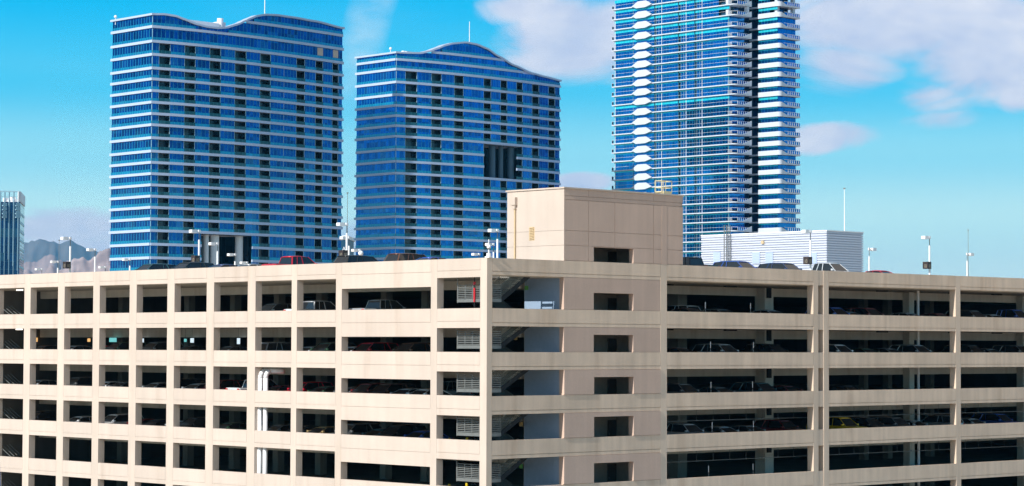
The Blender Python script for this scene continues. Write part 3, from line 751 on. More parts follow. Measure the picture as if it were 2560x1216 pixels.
lamp(238, 631, 'lamp post against the brown hill left of the left glass tower')
lamp(145, 662, 'low lamp post left of the first signed lamp, against the hills')
lamp(105, 681, 'tiny lamp post showing only its head, leftmost of all')
lamp(264, 675, 'small lamp post just left of the left glass tower corner')
lamp(325, 655, 'small grey lamp post in front of the left tower sunlit face')
lamp(498, 583, 'lamp post with its sign left of the tower entrance columns', True, 654)
lamp(544, 614, 'lamp post in front of the first round entrance column')
lamp(588, 641, 'lamp post between the two round entrance columns')
lamp(618, 661, 'low twin lamp heads left of the red pickup', True)
lamp(867, 563, 'lamp post with its sign in the gap between two glass towers', True, 639)
lamp(872.5, 597, 'lamp post just behind the signed one in the gap between towers')
lamp(899, 628, 'short lamp post at the left foot of the middle tower')
lamp(1234, 611, 'lamp post just right of the corner security camera')
lamp(1243.5, 576, 'tall lamp post nearest the lift tower')
lamp(1198, 636, 'small lamp post left of the corner security camera')
lamp(2026, 573, 'lamp post with its sign in front of the white plant room', True, 647)
lamp(1901, 605, 'lamp post without sign in front of the white plant room')
lamp(1806, 632, 'small lamp post beside the caged ladder of the plant room')
lamp(2071, 637, 'small lamp post above the white crew cab pickup')
lamp(2173, 616, 'short lamp post right of the plant room with head to the right', False)
lamp(2323.5, 586, 'lamp post with its sign standing alone against open sky', True, 657)
lamp(2418, 627, 'rightmost lamp post with head to the right', False)
def mast(px, ytop, ybase, D, z0, nm, r=.06, tip=True, mat='white', cap=True):
    a = at_d(px, ytop, D); t = empty('mast', (a.x, a.y, z0), 0, nm, 'mast')
    h = a.z-z0
    MB().tube((0,0,0.1), (0,0,h), r, 8, r*.6).build('pole', M[mat], t, local=True)
    MB().tube((0,0,0), (0,0,.1), r*3, 8).build('base', M['steel'], t, local=True)
    if cap: MB().tube((0,0,h), (0,0,h+.12), r*2.6, 8).build('cap', M['steel'], t, local=True)
mast(868, 487, 650, 262, FL[0], 'thin grey mast rising between the left and middle towers', .045, mat='steel')
mast(148, 610, 690, 300, FL[0], 'thin grey mast against the dark blue hills', .04, mat='steel')
mast(2420, 569, 680, 330, FL[0], 'thin grey mast above the rightmost lamp post', .045, mat='steel')
# dome camera by the middle tower
p = at_d(902, 636, 300); t = empty('dome_camera', (p.x, p.y, FL[0]), 0, 'small white dome camera on a pole at the left foot of the middle tower', 'camera')
h = p.z-FL[0]
MB().tube((0,0,0), (0,0,h-.1), .07, 8).build('pole', M['white'], t, local=True)
MB().sphere((0,.0,h), .33, 14, 10).build('dome', M['white'], t, smooth=True, local=True)

# ribbed white plant room
DPR = 290.0
cr = at_d(2066, 573, DPR); cl = at_d(1765, 588, DPR)
LX = 20.2; LY = 6.9; ztop = cr.z
pr = empty('plant_room', (cr.x, cr.y, FL[0]), 0, 'ribbed white metal plant room on the roof, right of the lift tower', 'plant room')
H = ztop-FL[0]
ribM = plain('white_ribbed_metal', (0.60,0.63,0.72), 0.4, 0.0, var=0.03)
# rib profile, swept round the two visible sides
n = int(H/0.30); zs = []
for i in range(n):
    z = H-(i+1)*0.30; zs += [(z,0.0),(z+.06,.0),(z+.09,.16),(z+.26,.16),(z+.30,.0)]
zs = sorted(set((round(a,3),b) for a, b in zs))
mb = MB()
ring0 = lambda o: [(-LX-o,-o),(o,-o),(o,LY+o),(-LX-o,LY+o)]
rings = [[(x,y,z) for x,y in ring0(o)] for z,o in zs]
mb.loft(rings); mb.build('ribbed_wall', ribM, pr, local=True)
MB().box(-LX-.2,.2,-.2,LY+.2,H,H+.14).build('roof', M['white'], pr, local=True)
for px in (1795, 1893, 1926, 2035):
    a = on_y(px, 640, cr.y); x = a.x-cr.x; z0 = on_y(px, 655, cr.y).z-FL[0]; z1 = on_y(px, 627, cr.y).z-FL[0]
    mb = MB(); mb.box(x-.6,x+.6,-.22,-.14,z0,z1)
    for i in range(7): mb.box(x-.55,x+.55,-.26,-.22,z0+.08+(z1-z0-.2)*i/6,z0+.14+(z1-z0-.2)*i/6)
    mb.build('vent_grille', M['band'], pr, local=True)
a = on_y(1910, 602, cr.y); MB().box(a.x-cr.x-.2,a.x-cr.x+.2,-.35,-.13,a.z-FL[0]-.2,a.z-FL[0]+.2).build('junction_box', M['tan'], pr, local=True)
# caged ladder on its face
lt = on_y(1815, 560, cr.y-.8); xl = lt.x
t = empty('caged_ladder', (xl, cr.y-.2, FL[0]), 0, 'grey caged ladder climbing the left end of the ribbed white plant room', 'ladder')
mb = MB(); h = lt.z-FL[0]
for s in (-.3,.3): mb.bar((s,-.15,0),(s,-.15,h),.06)
z = .3
while z < h: mb.bar((-.3,-.15,z),(.3,-.15,z),.035); z += .3
mb.build('ladder_rail', M['steel'], t, local=True)
mb = MB(); z = 2.2
while z < h+.01:
    pts = [(.42*math.cos(a), -.15-.75*math.sin(a), z) for a in [math.pi*i/6 for i in range(7)]]
    for a, b in zip(pts, pts[1:]): mb.bar(a, b, .05)
    z += 1.0
for i in range(1,6):
    a = math.pi*i/6; mb.bar((.42*math.cos(a), -.15-.75*math.sin(a), 2.2), (.42*math.cos(a), -.15-.75*math.sin(a), h), .035)
mb.build('cage', M['steel'], t, local=True)
a = at_d(2110, 467, 296); mast(2110, 467, 576, 296, ztop+.14, 'tall slim white mast behind the plant room roof', .06, mat='white')

# blue awning edge at the far lower left, close to the camera
p0 = at_d(-21, 1120, 60)
t = empty('blue_banner', (p0.x, p0.y, 0), YAW, 'curved blue banner edge at the far left bottom', 'banner')
mb = MB(); rings = []
zt = at_d(0, 985, 60).z; zb_ = 2.0; N_ = 14
for i in range(N_+1):
    f = i/N_; z = zb_+(zt-zb_)*f; w = .10+.34*math.sin(math.pi*min(1,(1-f)*1.02)**.55*.5)
    rings.append([(-.6,-.03,z),(w-.02,-.03,z),(w-.02,.03,z),(-.6,.03,z)])
mb.loft(rings); mb.build('cloth', M['blue'], t, local=True)
MB().tube((-.6,0,0), (-.6,0,zt+.3), .05, 10).build('pole', M['steel'], t, local=True)
# ------------------------------------------------------------------ the two wave-roofed glass towers
def offset_poly(pts, o):
    """mitred outward offset of a counter-clockwise plan"""
    n = len(pts); out = []
    for i in range(n):
        a, b, c = pts[i-1], pts[i], pts[(i+1) % n]
        d1 = Vector((b[0]-a[0], b[1]-a[1])).normalized(); d2 = Vector((c[0]-b[0], c[1]-b[1])).normalized()
        n1 = Vector((d1.y, -d1.x)); n2 = Vector((d2.y, -d2.x)); m = n1+n2
        m = m/max(0.3, (1+n1.dot(n2)))
        out.append((b[0]+m.x*o, b[1]+m.y*o))
    return out

def lerp_tab(tab, x):
    if x <= tab[0][0]: return tab[0][1]
    for (a, ya), (b, yb) in zip(tab, tab[1:]):
        if x <= b: 
            t = (x-a)/(b-a); t = t*t*(3-2*t)*0.35+t*0.65
            return ya+(yb-ya)*t
    return tab[-1][1]

def wave_tower(label, px0, D0, a, b, W, bays, bandy, extra_up, roof, hole, columns, light_windows=(), lower=2, gmat='gA'):
    Dp = lambda px: D0+a*(px-px0)+b*(px-px0)**2
    def P(px): q = at_d(px, 330, Dp(px)); return (q.x, q.y)
    rz = lambda px: at_d(px, lerp_tab(roof, px), Dp(px)).z
    p0 = P(px0); pxN = bays[-1][0]
    T = empty('glass_tower', (p0[0], p0[1], 0), 0, label, 'apartment tower', None)
    zc = [at_d(px0, y, D0).z for y in bandy]
    step = zc[-2]-zc[-1]
    for i in range(lower): zc.append(zc[-1]-step)
    zc = [zc[0]+e for e in extra_up[::-1]]+zc          # from the top down
    nx = len(extra_up)
    # plan points
    px_list = [px0]+[e for e, _ in bays]
    fine = []
    for q, r in zip(px_list, px_list[1:]):
        m = max(1, int((r-q)/16)); fine += [q+(r-q)*i/m for i in range(m)]
    fine.append(pxN)
    front = [P(x) for x in fine]
    plan = [(p0[0]-W, p0[1])]+front+[(x-W, y) for x, y in front[::-1][:-1]]
    roof_min = min(rz(x) for x in fine)
    ha, hb, hi0, hi1 = hole                              # hole between px ha..hb, floor gaps hi0..hi1 (indices into bandy)
    hole_top = zc[nx+hi0]; hole_bot = zc[nx+hi1] if nx+hi1 < len(zc) else 0
    # floor bands
    for i, z in enumerate(zc):
        mb = MB(); t0, t1 = z-0.38, z+0.36
        cut = hole_bot+0.3 < z < hole_top-0.3
        if t1 < roof_min and not cut:
            mb.prism(offset_poly(plan, 0.40), t0, t1)
        else:
            segs = [(fine[k], fine[k+1]) for k in range(len(fine)-1)]
            fullw = []
            if t1 < rz(px0)-0.2 or cut: mb.wall((p0[0]-W,p0[1]), p0, t0, t1, 0.5, 0.40)
            for (x1, x2) in segs:
                if cut and x2 > ha+1 and x1 < hb-1: continue
                if min(rz(x1), rz(x2)) < t1+0.1: continue
                mb.wall(P(x1), P(x2), t0, t1, 0.5, 0.40)
        if mb.v: mb.build('floor_band', M['band'], T)
    # core behind the recessed balconies
    mb = MB(); core = offset_poly(plan, -1.7)
    ztop = roof_min-0.6
    lo = [(0, hole_bot), (hole_top-0.5, ztop)] if hi1 < len(bandy) else [(hole_top-0.5, ztop)]
    for (za, zb) in lo:
        u = 0
        for k in range(len(core)):
            p, q = core[k], core[(k+1) % len(core)]
            mb.wall(p, q, za, zb, 0.3, 0, u); u += math.hypot(q[0]-p[0], q[1]-p[1])
    # notch of the hole: pushed inwards, dark
    notch = [((x-9.0, y) if ha < px < hb else (x-1.7, y)) for px, (x, y) in zip(fine, front)]
    nz0, nz1 = (hole_bot if hi1 < len(bandy) else 0), hole_top-0.5
    ring = [(p0[0]-W+1.7, p0[1]+1.7), (notch[0][0], p0[1]+1.7)]+notch[1:]
    for p, q in zip(ring, ring[1:]):
        if math.hypot(q[0]-p[0], q[1]-p[1]) > 0.05: mb.wall(p, q, nz0, nz1, 0.3, 0, 0)
    mb.build('core', M['gD'], T)
    MB().prism(offset_poly(plan, -0.5), 0.0, 0.5).build('plinth', M['inner'], T)
    # glazing
    pool = Pool('window', M[gmat], T, 'windows'); prail = Pool('railing', M['gT'], T, 'railings'); pbal = Pool('balcony_railing', M['gR'], T, 'balcony_railings')
    levels = [(zc[i+1]+0.36, zc[i]-0.38, i+1) for i in range(len(zc)-1)]
    levels = [(zc[0]+0.36, 1e9, 0)]+levels
    if True: levels.append((max(0.5, zc[-1]-step+0.36), zc[-1]-0.38, len(zc)))
    u_at = {px0: 0.0}; u = 0
    for k in range(1, len(fine)): u += math.hypot(front[k][0]-front[k-1][0], front[k][1]-front[k-1][1]); u_at[fine[k]] = u
    for (zl, zu, li) in levels:
        hole_here = zl < hole_top-1 and zl > hole_bot-1.5
        top = min(zu, rz(px0)-0.25)
        if top-zl > 0.4:
            mb = MB().wall((p0[0]-W, p0[1]), p0, zl, top, 0.1, 0.0, 0.35); pool.add(mb, W*(top-zl)*1.2)
            rr = MB().wall((p0[0]-W, p0[1]-0.0), p0, zl, min(zl+0.85, top), 0.04, 0.16)
            prail.add(rr, W*2)
        xa = px0
        for bi, (xb, kind) in enumerate(bays):
            pcs = [x for x in fine if xa <= x <= xb]
            if kind == 'g' or zu > zc[nx]-0.6 or (nx < len(zc)-1 and zl > zc[nx+1]) :
                sub = []
                for x1, x2 in zip(pcs, pcs[1:]):
                    n = 4 if zu > roof_min-0.3 else 1
                    sub += [(x1+(x2-x1)*i/n, x1+(x2-x1)*(i+1)/n) for i in range(n)]
                mb = MB()
                for x1, x2 in sub:
                    if hole_here and x2 > ha+1 and x1 < hb-1: continue
                    t1, t2 = min(zu, rz(x1)-0.2), min(zu, rz(x2)-0.2)
                    if max(t1, t2) <= zl+0.05: continue
                    t1, t2 = max(t1, zl+0.02), max(t2, zl+0.02)
                    uu = u_at[pcs[0]]+math.hypot(P(x1)[0]-P(pcs[0])[0], P(x1)[1]-P(pcs[0])[1])
                    mb.wall(P(x1), P(x2), zl, zl, 0.1, 0.0, uu) if False else mb.wall(P(x1), P(x2), zl, t1, 0.1, 0.0, uu, z1b=t2)
                if mb.v: pool.add(mb, (xb-xa)*(min(zu, 1e3)-zl if zu < 1e8 else 3)*0.1)
            rr, rd = MB(), MB()
            for x1, x2 in zip(pcs, pcs[1:]):
                if hole_here and x2 > ha+1 and x1 < hb-1: continue
                t = min(rz(x1), rz(x2))-0.25
                if t < zl+0.9: continue
                dark = kind == 'b' and not (zu > zc[nx]-0.6 or (nx < len(zc)-1 and zl > zc[nx+1]))
                (rd if dark else rr).wall(P(x1), P(x2), zl, zl+(0.95 if dark else 0.8), 0.04, 0.22, u_at[x1])
            if rr.v: prail.add(rr, (xb-xa)+zl*.05)
            if rd.v: pbal.add(rd, (xb-xa)+zl*.05)
            xa = xb
    pool.done(); prail.done(); pbal.done()
    # upright party fins at bay edges
    xa = px0
    for (xb, kind) in bays[:-1]:
        if kind == 'b' or True:
            p = P(xb); top = zc[nx+1]-0.5
            segs = [(0.5, top)] if not (ha < xb < hb) else [(hole_top, top)]+([(0.5, hole_bot)] if hi1 < len(bandy) else [])
            for (z0, z1) in segs:
                MB().box(p[0]-0.16, p[0]+0.02, p[1]-0.07, p[1]+0.07, z0, z1).build('fin', M['frame'], T)
                MB().wall((p[0]-1.75, p[1]), (p[0]-.17, p[1]), z0, z1, .1, .05).build('party_wall', M['gD'], T)
        xa = xb
    MB().box(p0[0]-0.1, p0[0]+0.04, p0[1]-0.04, p0[1]+0.1, 0.5, rz(px0)-0.1).build('fin', M['frame'], T)
    # wave roof
    vs = []; st = [px0-0.01]+[px0+(pxN-px0)*i/70 for i in range(1, 70)]+[pxN]
    mb = MB(); rings = []
    for i, x in enumerate(st):
        p = P(x); z = rz(x); q = P(min(pxN, x+1)); o = P(max(px0, x-1))
        d = Vector((q[0]-o[0], q[1]-o[1])).normalized(); nn = (d.y*0.55, -d.x*0.55)
        fx, fy = p[0]+nn[0], p[1]+nn[1]
        if i == 0: fy -= 0.5
        if i == len(st)-1: fy += 0.4
        rings.append([(fx, fy, z-0.28), (fx, fy, z+0.28), (fx-2.6, fy, z+0.28), (fx-2.6, fy, z-0.28)])
    mb.loft(rings); zz = rz(px0); mb.box(p0[0]-W-.6, p0[0]-2.0, p0[1]-.5, p0[1]+2.2, zz-.279, zz+.279); mb.build('wave_roof', M['band'], T)
    MB().prism(offset_poly(plan, -0.6), ztop, ztop+.35).build('flat_roof', M['band'], T)
    for (px, y, r) in columns:
        q = P(px); zt = hole_top-0.4
        MB().tube((q[0]-3.2, q[1]+2.0, nz0), (q[0]-3.2, q[1]+2.0, zt), r, 16).build('column', M['dcol' if gmat == 'gB' else 'white'], T, smooth=False)
    for (x1, x2, k) in light_windows:
        zl, zu = zc[nx+k]+0.55, zc[nx+k-1]-0.55
        MB().wall(P(x1), P(x2), zl+0.7, zu, 0.06, 0.05).build('lit_interior_panel', M['pier'], T)  # added cream panel; its colour stands for the lit interior wall behind
    return T, P, rz, zc, Dp

A_bays = [(394,'g'),(422,'b'),(458,'g'),(485,'b'),(521,'g'),(548,'b'),(584,'g'),(612,'b'),(647,'g'),(673,'b'),(707,'g'),(738,'g'),(759,'b'),(786,'g'),(804,'b'),(828,'g'),(843,'b'),(852.5,'g')]
A_roof = [(377,42.4),(405,42.4),(433,46.5),(456,55),(484,66),(512,73),(540,76),(560,74.5),(590,66),(604,59),(619,52),(637,44.8),(658,41.5),(684,42.3),(723,47.4),(782,57),(853,74)]
A_y = [73,109.5,142.5,176.6,204,233,262,290.5,318.5,351,384.4,412.5,440.7,468.8,497,525,553.5,582.8,616.9,650.9]
TA, PA, rzA, zcA, DA = wave_tower('left glass tower with a wave roof dipping in the middle and white floor bands', 377, 655, .0654, 8.15e-5, 19.4, A_bays, A_y, [4.1], A_roof,
    (505, 628, 17, 99), [(540,600,1.25),(601,600,1.15),(518,600,0.8)], [(790,804,1),(829,842,1)])
B_bays = [(1011,'g'),(1040,'b'),(1076,'g'),(1101,'b'),(1133,'g'),(1156,'b'),(1207,'g'),(1225,'b'),(1249,'g'),(1265,'b'),(1289,'g'),(1304,'b'),(1328,'g'),(1345,'b'),(1369,'g'),(1385,'b'),(1396.5,'g')]
B_roof = [(988,133.7),(1010,134.5),(1048,135),(1069,130.5),(1090,123),(1109,115),(1130,110),(1160,107.4),(1187,112),(1212,122),(1243,142),(1281,164),(1327,183.8),(1359,192),(1398,201.6)]
B_y = [150.8,175.3,207.4,239,266,291.5,316.6,343,376,405.7,435.3,466.2,492,518,544,570,596,622]
TB, PB, rzB, zcB, DB = wave_tower('middle glass tower with a single humped roof and an open terrace with round columns', 988, 722, .07, 1.12e-4, 18.7, B_bays, B_y, [3.1], B_roof,
    (1209, 1290, 7, 10), [(1234,400,1.1),(1256,400,0.8),(1281,400,1.1)], gmat='gB')
# roof plant, aerials and domes on the towers
q = PA(535); MB().box(q[0]-13, q[0]-5, q[1]-12, q[1]+5, 102, rzA(535)+2.3).box(q[0]-9, q[0]-6, q[1]+5.2, q[1]+8, 102, rzA(535)+2.9).build('roof_plant', M['white'], TA)
q = PA(578); MB().tube((q[0]-6, q[1], 102), (q[0]-6, q[1], rzA(578)+2.6), 0.9, 12).build('vent_stack', M['white'], TA)
q = PB(1030); MB().box(q[0]-12, q[0]-4, q[1]+1, q[1]+8, 100, rzB(1030)+1.0).box(q[0]-9, q[0]-8, q[1]+3, q[1]+4, 100, rzB(1030)+1.7).build('roof_plant', M['white'], TB)
for (T, P, px, D, zz, y, nm, r) in ((TA, PA, 658, DA(658)+8, rzA(658), -25, 'a', .16), (TB, PB, 1170, DB(1170)+8, rzB(1170), 55, 'b', .14)):
    a = at_d(px, y, D); mb = MB(); mb.tube((a.x,a.y,zz-.5), (a.x,a.y,a.z), r, 8, r*.6); mb.build('roof_aerial', M['white'], T)
for (T, px, y, D) in ((TA, 285, 50, 668), (TB, 973, 125, 726)):
    a = at_d(px, y, D); MB().sphere((a.x,a.y,a.z+.1), .45, 10, 8).tube((a.x,a.y,a.z-2.2), (a.x,a.y,a.z), .12, 6).build('roof_camera', M['white'], T)

# ------------------------------------------------------------------ right tower with balconies
K = at_d(1835, 300, 765.0); KX, KY = K.x, K.y
xat = lambda px, y=300: on_y(px, y, KY).x
T = empty('balcony_tower', (KX, KY, 0), 0, 'tallest glass tower at right with thin white balcony slabs and white hexagon panels', 'apartment tower')
ys = [-45,-19,7.5,34,61.6,88.7,111.8,135.8,159.7,183.5,207.8,232,259,284,309,333,356.5,380,404,428,452,476.7,502,526,550,574,598,622,646,670,694]
zs_ = [at_d(1816, y, 766.5).z for y in ys]
xL, xE, xH1, xH2, xH3, xH4 = xat(1527), xat(1576), xat(1578), xat(1590), xat(1613), xat(1628)
xG = KX-2.9; gy = KY+0.7                        # glass corner
xT = xat(1791)
zleft = on_y(1550, 12, KY).z
WX, WY = KX+8.7, KY+12.0
def rounded(x0, y0, x1, y1, r, corner='se'):
    pts = [(x0, y0)]
    for i in range(7):
        a = -math.pi/2+math.pi/2*i/6; pts.append((x1-r+r*math.cos(a), y0+r+r*math.sin(a)))
    pts += [(x1, y1), (x0, y1)]
    return pts
MB().box(xL+2, KX-5.5, KY+2.2, KY+20, 0, zleft-1).box(xE+2, KX-5.5, KY+2.21, KY+19.9, zleft-1, 150).build('core', M['gL'], T)
mb = MB(); mb.wall((KX-4.2, KY+7.5), (KX-4.2, WY+1), 0, 150, .3, 0); mb.box(WX-7.5, WX-1.5, WY+1.2, WY+10, 0, 112); mb.box(KX-5.5, KX-4.5, KY+2.2, WY+6, 0, 150)
mb.box(WX-6, WX-3, WY+3, WY+8, 112, 150); mb.box(KX-4.19, WX-7.0, WY+0.9, WY+9, 0, 150)
mb.build('core', M['gL'], T)
poolW = Pool('window', M['gC'], T, 'windows')
gxs = [(1533,1578),(1578,1631),(1633,1649),(1649,1691),(1693,1710),(1710,1732),(1733,1750),(1750,1816)]
for i, z in enumerate(zs_):
    left_on = z < zleft
    x0 = xL if left_on else xE
    mb = MB(); mb.prism(rounded(x0, KY, KX, KY+8.4, 1.6), z-.17, z+.17); mb.prism(rounded(KX-5, WY, WX, WY+10.6, 1.2), z-.24, z+.24)
    mb.build('floor_slab', M['slab'], T)
    znext = zs_[i-1] if i else z+3.3
    # hexagonal balcony front
    h = MB(); yy = KY-.35; x1, x2, x3, x4 = xH1, xH2, xH3, xH4
    pr = [(x1,z+.1),(x1+.9,z-.1),(x2-.2,z-.62),(x3-.3,z-.62),(x4-.6,z+.0),(x4,z+.15),(x3+.1,z+1.62),(x2+.6,z+1.62)]
    h.loft([[(x,yy,zz) for x,zz in pr], [(x,KY+.25,zz) for x,zz in pr]]); h.build('hexagon_panel', M['slab'], T)
    # teal strip under this slab and the glass of the storey above it
    tall = (znext-z) > 3.3
    th = 1.0 if tall else .42
    s = MB(); xr = xG if z > zs_[3] or True else xT
    s.wall((x0+.7, gy), (xr, gy), znext-.24-th, znext-.24, .1, .02); s.wall((KX-.6, WY+.5), (WX-1.2, WY+.5), znext-.3-th, znext-.3, .1, .02)
    s.build('spandrel_strip', M['gCT'], T)
    up = z > zs_[4]-1
    xr = xT if i <= 3 else xG
    for (a, b) in gxs:
        xa, xb = xat(a), min(xat(b), xr)
        if not left_on and a < 1570: continue
        if xb-xa < .3: continue
        rec = (b-a) < 20
        m = MB().wall((xa, gy), (xb, gy), z+.24, znext-.24-th, .1, -.35 if rec else 0, xa); poolW.add(m, (xb-xa)*(150-z)/100)
    if i > 3:
        m = MB().wall((xG, gy), (xG, KY+8.0), z+.24, znext-.24, .1, 0); poolW.add(m, 8)
        m = MB().wall((WX-1.2, WY+.5), (WX-1.2, WY+9.6), z+.3, znext-.3, .1, 0); poolW.add(m, 9)
        m = MB().wall((KX-.6, WY+.5), (WX-1.2, WY+.5), z+.3, znext-.3-th, .1, 0); poolW.add(m, 9)
    else:
        m = MB().wall((KX-.6, WY+.5), (WX-4.5, WY+.5), z+.3, znext-.3-th, .1, 0); poolW.add(m, 9)
        for (cx, cy) in ((KX-4.2, KY+1.6), (KX-.9, KY+7.0), (WX-2.2, WY+1.5), (WX-1.4, WY+8.5)):
            MB().box(cx-.55, cx+.55, cy-.55, cy+.55, z+.24, znext-.24).build('terrace_column', M['slab'], T)
    # thin rail along the sunlit side and round the corner
    r = MB(); zr_ = z+1.28
    r.bar((x0, KY+.06, zr_), (KX-1.4, KY+.06, zr_), .03, .045); r.box(x0, x0+.05, KY+.1, KY+.9, z+.24, zr_)
    r.bar((KX-.06, KY+1.5, zr_), (KX-.06, KY+8.2, zr_), .04, .06); r.bar((KX-1.4, KY+.06, zr_), (KX-.06, KY+1.5, zr_), .05, .08)
    for f in (0,.33,.66,1): r.box(xG+f*1.5-.05, xG+f*1.5+.05, KY+.03, KY+.1, z+.24, zr_)
    r.box(KX-.12, KX-.02, KY+1.5, KY+1.6, z+.24, zr_)
    for n in range(6): r.box(KX-.1, KX-.03, KY+2.3+n, KY+2.37+n, z+.24, zr_)
    for n in range(6): r.box(WX-.12, WX-.02, WY+4.4+n*1.05, WY+4.52+n*1.05, z+.3, zr_+.1)
    r.bar((WX-.07, WY+2.5, zr_+.1), (WX-.07, WY+10.5, zr_+.1), .07, .1)
    r.build('railing', M['white'], T)
    gl = MB(); gl.wall((KX-.12, KY+1.6), (KX-.12, KY+8.2), z+.24, z+1.2, .03, 0); gl.wall((WX-.14, WY+2.8), (WX-.14, WY+10.5), z+.3, z+1.3, .03, 0); gl.wall((WX-.2, WY+10.5), (WX-3, WY+10.5), z+.3, z+1.3, .03, 0)
    gl.wall((xL+.05, KY+.9), (xL+.05, KY+.1), z+.24, z+1.2, .03, 0) if left_on else None
    gl.build('balcony_glass', M['gC'], T)
    # sweeping solid parapets
    w = MB(); w.wall((KX, KY+4.2), (KX, KY+8.4), z+.2, z+.26, .14, .02, z1b=z+1.75)
    pts = []
    for n in range(7):
        a = -math.pi/2+math.pi/2*n/6; pts.append((WX-1.2+1.2*math.cos(a), WY+1.2+1.2*math.sin(a)))
    w.wall((KX-.5, WY), pts[0], z-.32, z+1.22, .14, .03)
    for p, q in zip(pts, pts[1:]): w.wall(p, q, z-.32, z+1.22, .14, .03)
    prof = [(1.2,1.22),(1.9,1.0),(2.6,.75),(3.3,.45),(4.0,.33)]
    for (ya, ha_), (yb, hb_) in zip(prof, prof[1:]): w.wall((WX, WY+ya), (WX, WY+yb), z-.32, z+ha_, .14, .03, z1b=z+hb_)
    w.build('parapet', M['slab'], T)
poolW.done()
for px, w in ((1533,.12),(1578,.05),(1635,.10),(1642,.06),(1649,.12),(1697,.06),(1704,.06),(1710,.12),(1737,.06),(1744,.06),(1750,.12),(1816,.10)):
    x = xat(px); MB().box(x-w/2, x+w/2, gy-.13, gy-.01, 0.5, (zleft-1 if px < 1570 else 150) if px < 1790 else zs_[3]).build('mullion', M['frame'] if w < .12 else M['white'], T)
for px in (1632.3, 1692, 1733):
    x = xat(px); MB().box(x-.45, x, gy-.06, gy+.3, 0.5, 150).build('shadow_slot', M['gL'], T)

# ------------------------------------------------------------------ far left tower
a = at_d(-110, 600, 900); b = at_d(49, 600, 905); c = at_d(60, 600, 935); d = at_d(-100, 600, 945)
T = empty('finned_tower', (b.x, b.y, 0), 0, 'narrow navy glass tower with pale upright fins at the left edge', 'office tower')
zr = at_d(40, 514, 905).z; zt = at_d(40, 488, 905).z
plan = [(a.x,a.y),(b.x,b.y),(c.x,c.y),(d.x,d.y)]
mb = MB(); u = 0
for k in range(4):
    p, q = plan[k], plan[(k+1)%4]; mb.wall(p, q, 0, zr, .4, 0, u); u += 30
mb.prism([(x,y) for x,y in offset_poly(plan,-.5)], zr-.6, zr-.05)
mb.build('glass_wall', M['gL'], T)
for f_, L_ in ((-32,570),(-20,585),(-9,600),(1,625),(11.5,641),(22.5,658),(34,674),(45.5,686)):
    p = at_d(f_, 600, 900+(f_+110)*.031); n = Vector((p.x-b.x, p.y-b.y))
    zb_ = at_d(f_, L_, 903).z
    MB().box(p.x-.10, p.x+.10, p.y-.35, p.y+.1, zb_, zt).box(p.x-.06, p.x+.06, p.y-.15, p.y+.1, 0, zb_).build('fin', M['frame'], T)
for x0, x1 in ((-42,-33),(2,12),(35,46)):
    p, q = at_d(x0, 600, 902), at_d(x1, 600, 904)
    for y in (523, 533, 543, 552):
        z = at_d(20, y, 903).z; mb = MB(); mb.wall((p.x,p.y), (q.x,q.y), z-.3, z+.1, .5, .9); mb.wall((p.x,p.y), (q.x,q.y), z+.1, z+1.0, .06, .9); mb.build('balcony', M['frame'], T)
mb = MB(); p, q = at_d(43, 600, 904), at_d(49.5, 600, 905.5)
mb.wall((p.x,p.y), (q.x,q.y), zr, zt, .3, .3); mb.wall((b.x,b.y), (c.x,c.y), zr, zt, .3, .3); mb.build('crown_screen', M['white'], T)
mb = MB(); mb.bar((a.x,a.y,zt), (b.x,b.y,zt), .5); mb.bar((a.x,a.y,(zt+zr)/2), (b.x,b.y,(zt+zr)/2), .25); mb.build('crown_rail', M['frame'], T)
mb = MB()
for x, h in ((14,2.2),(24,1.5),(30,2.6),(34,1.8)): p = at_d(x, 600, 915); mb.box(p.x-.9, p.x+.9, p.y-.9, p.y+.9, zr, zr+h)
mb.build('roof_plant', M['white'], T)
mb = MB(); z = 20
while z < zr-3:
    mb.wall((b.x,b.y), (c.x,c.y), z, z+.9, .1, .12); z += 3.4
mb.build('lit_window_strip', M['frame'], T)

# small dark casino block with white letters seen in the gap between the towers
p = at_d(852, 650, 1100); q = at_d(871, 650, 1100)
T = empty('sign_building', (p.x, p.y, 0), 0, 'small dark blue building with pale letters in the gap between two towers', 'building')
zt = at_d(860, 601, 1100).z
MB().prism([(p.x,p.y),(q.x,q.y),(q.x-20,q.y+20),(p.x-20,p.y+20)], 0, zt).build('wall', M['gL'], T)
MB().prism([(p.x-.8,p.y-.8),(q.x+.8,q.y-.8),(q.x-20,q.y+21),(p.x-21,p.y+21)], zt, zt+1.6).build('roof', M['white'], T)
cu = bpy.data.curves.new('lettering', 'FONT'); cu.body = 'IA'; cu.size = 2.6; cu.extrude = .05; cu.space_character = 1.3
to = bpy.data.objects.new('lettering', cu); COL.objects.link(to); to.parent = T
l = at_d(850.5, 630, 1098); to.location = (l.x-p.x, l.y-p.y-.2, l.z); to.rotation_euler = (R_(90), 0, YAW); cu.materials.append(M['white']); solid_text(to)
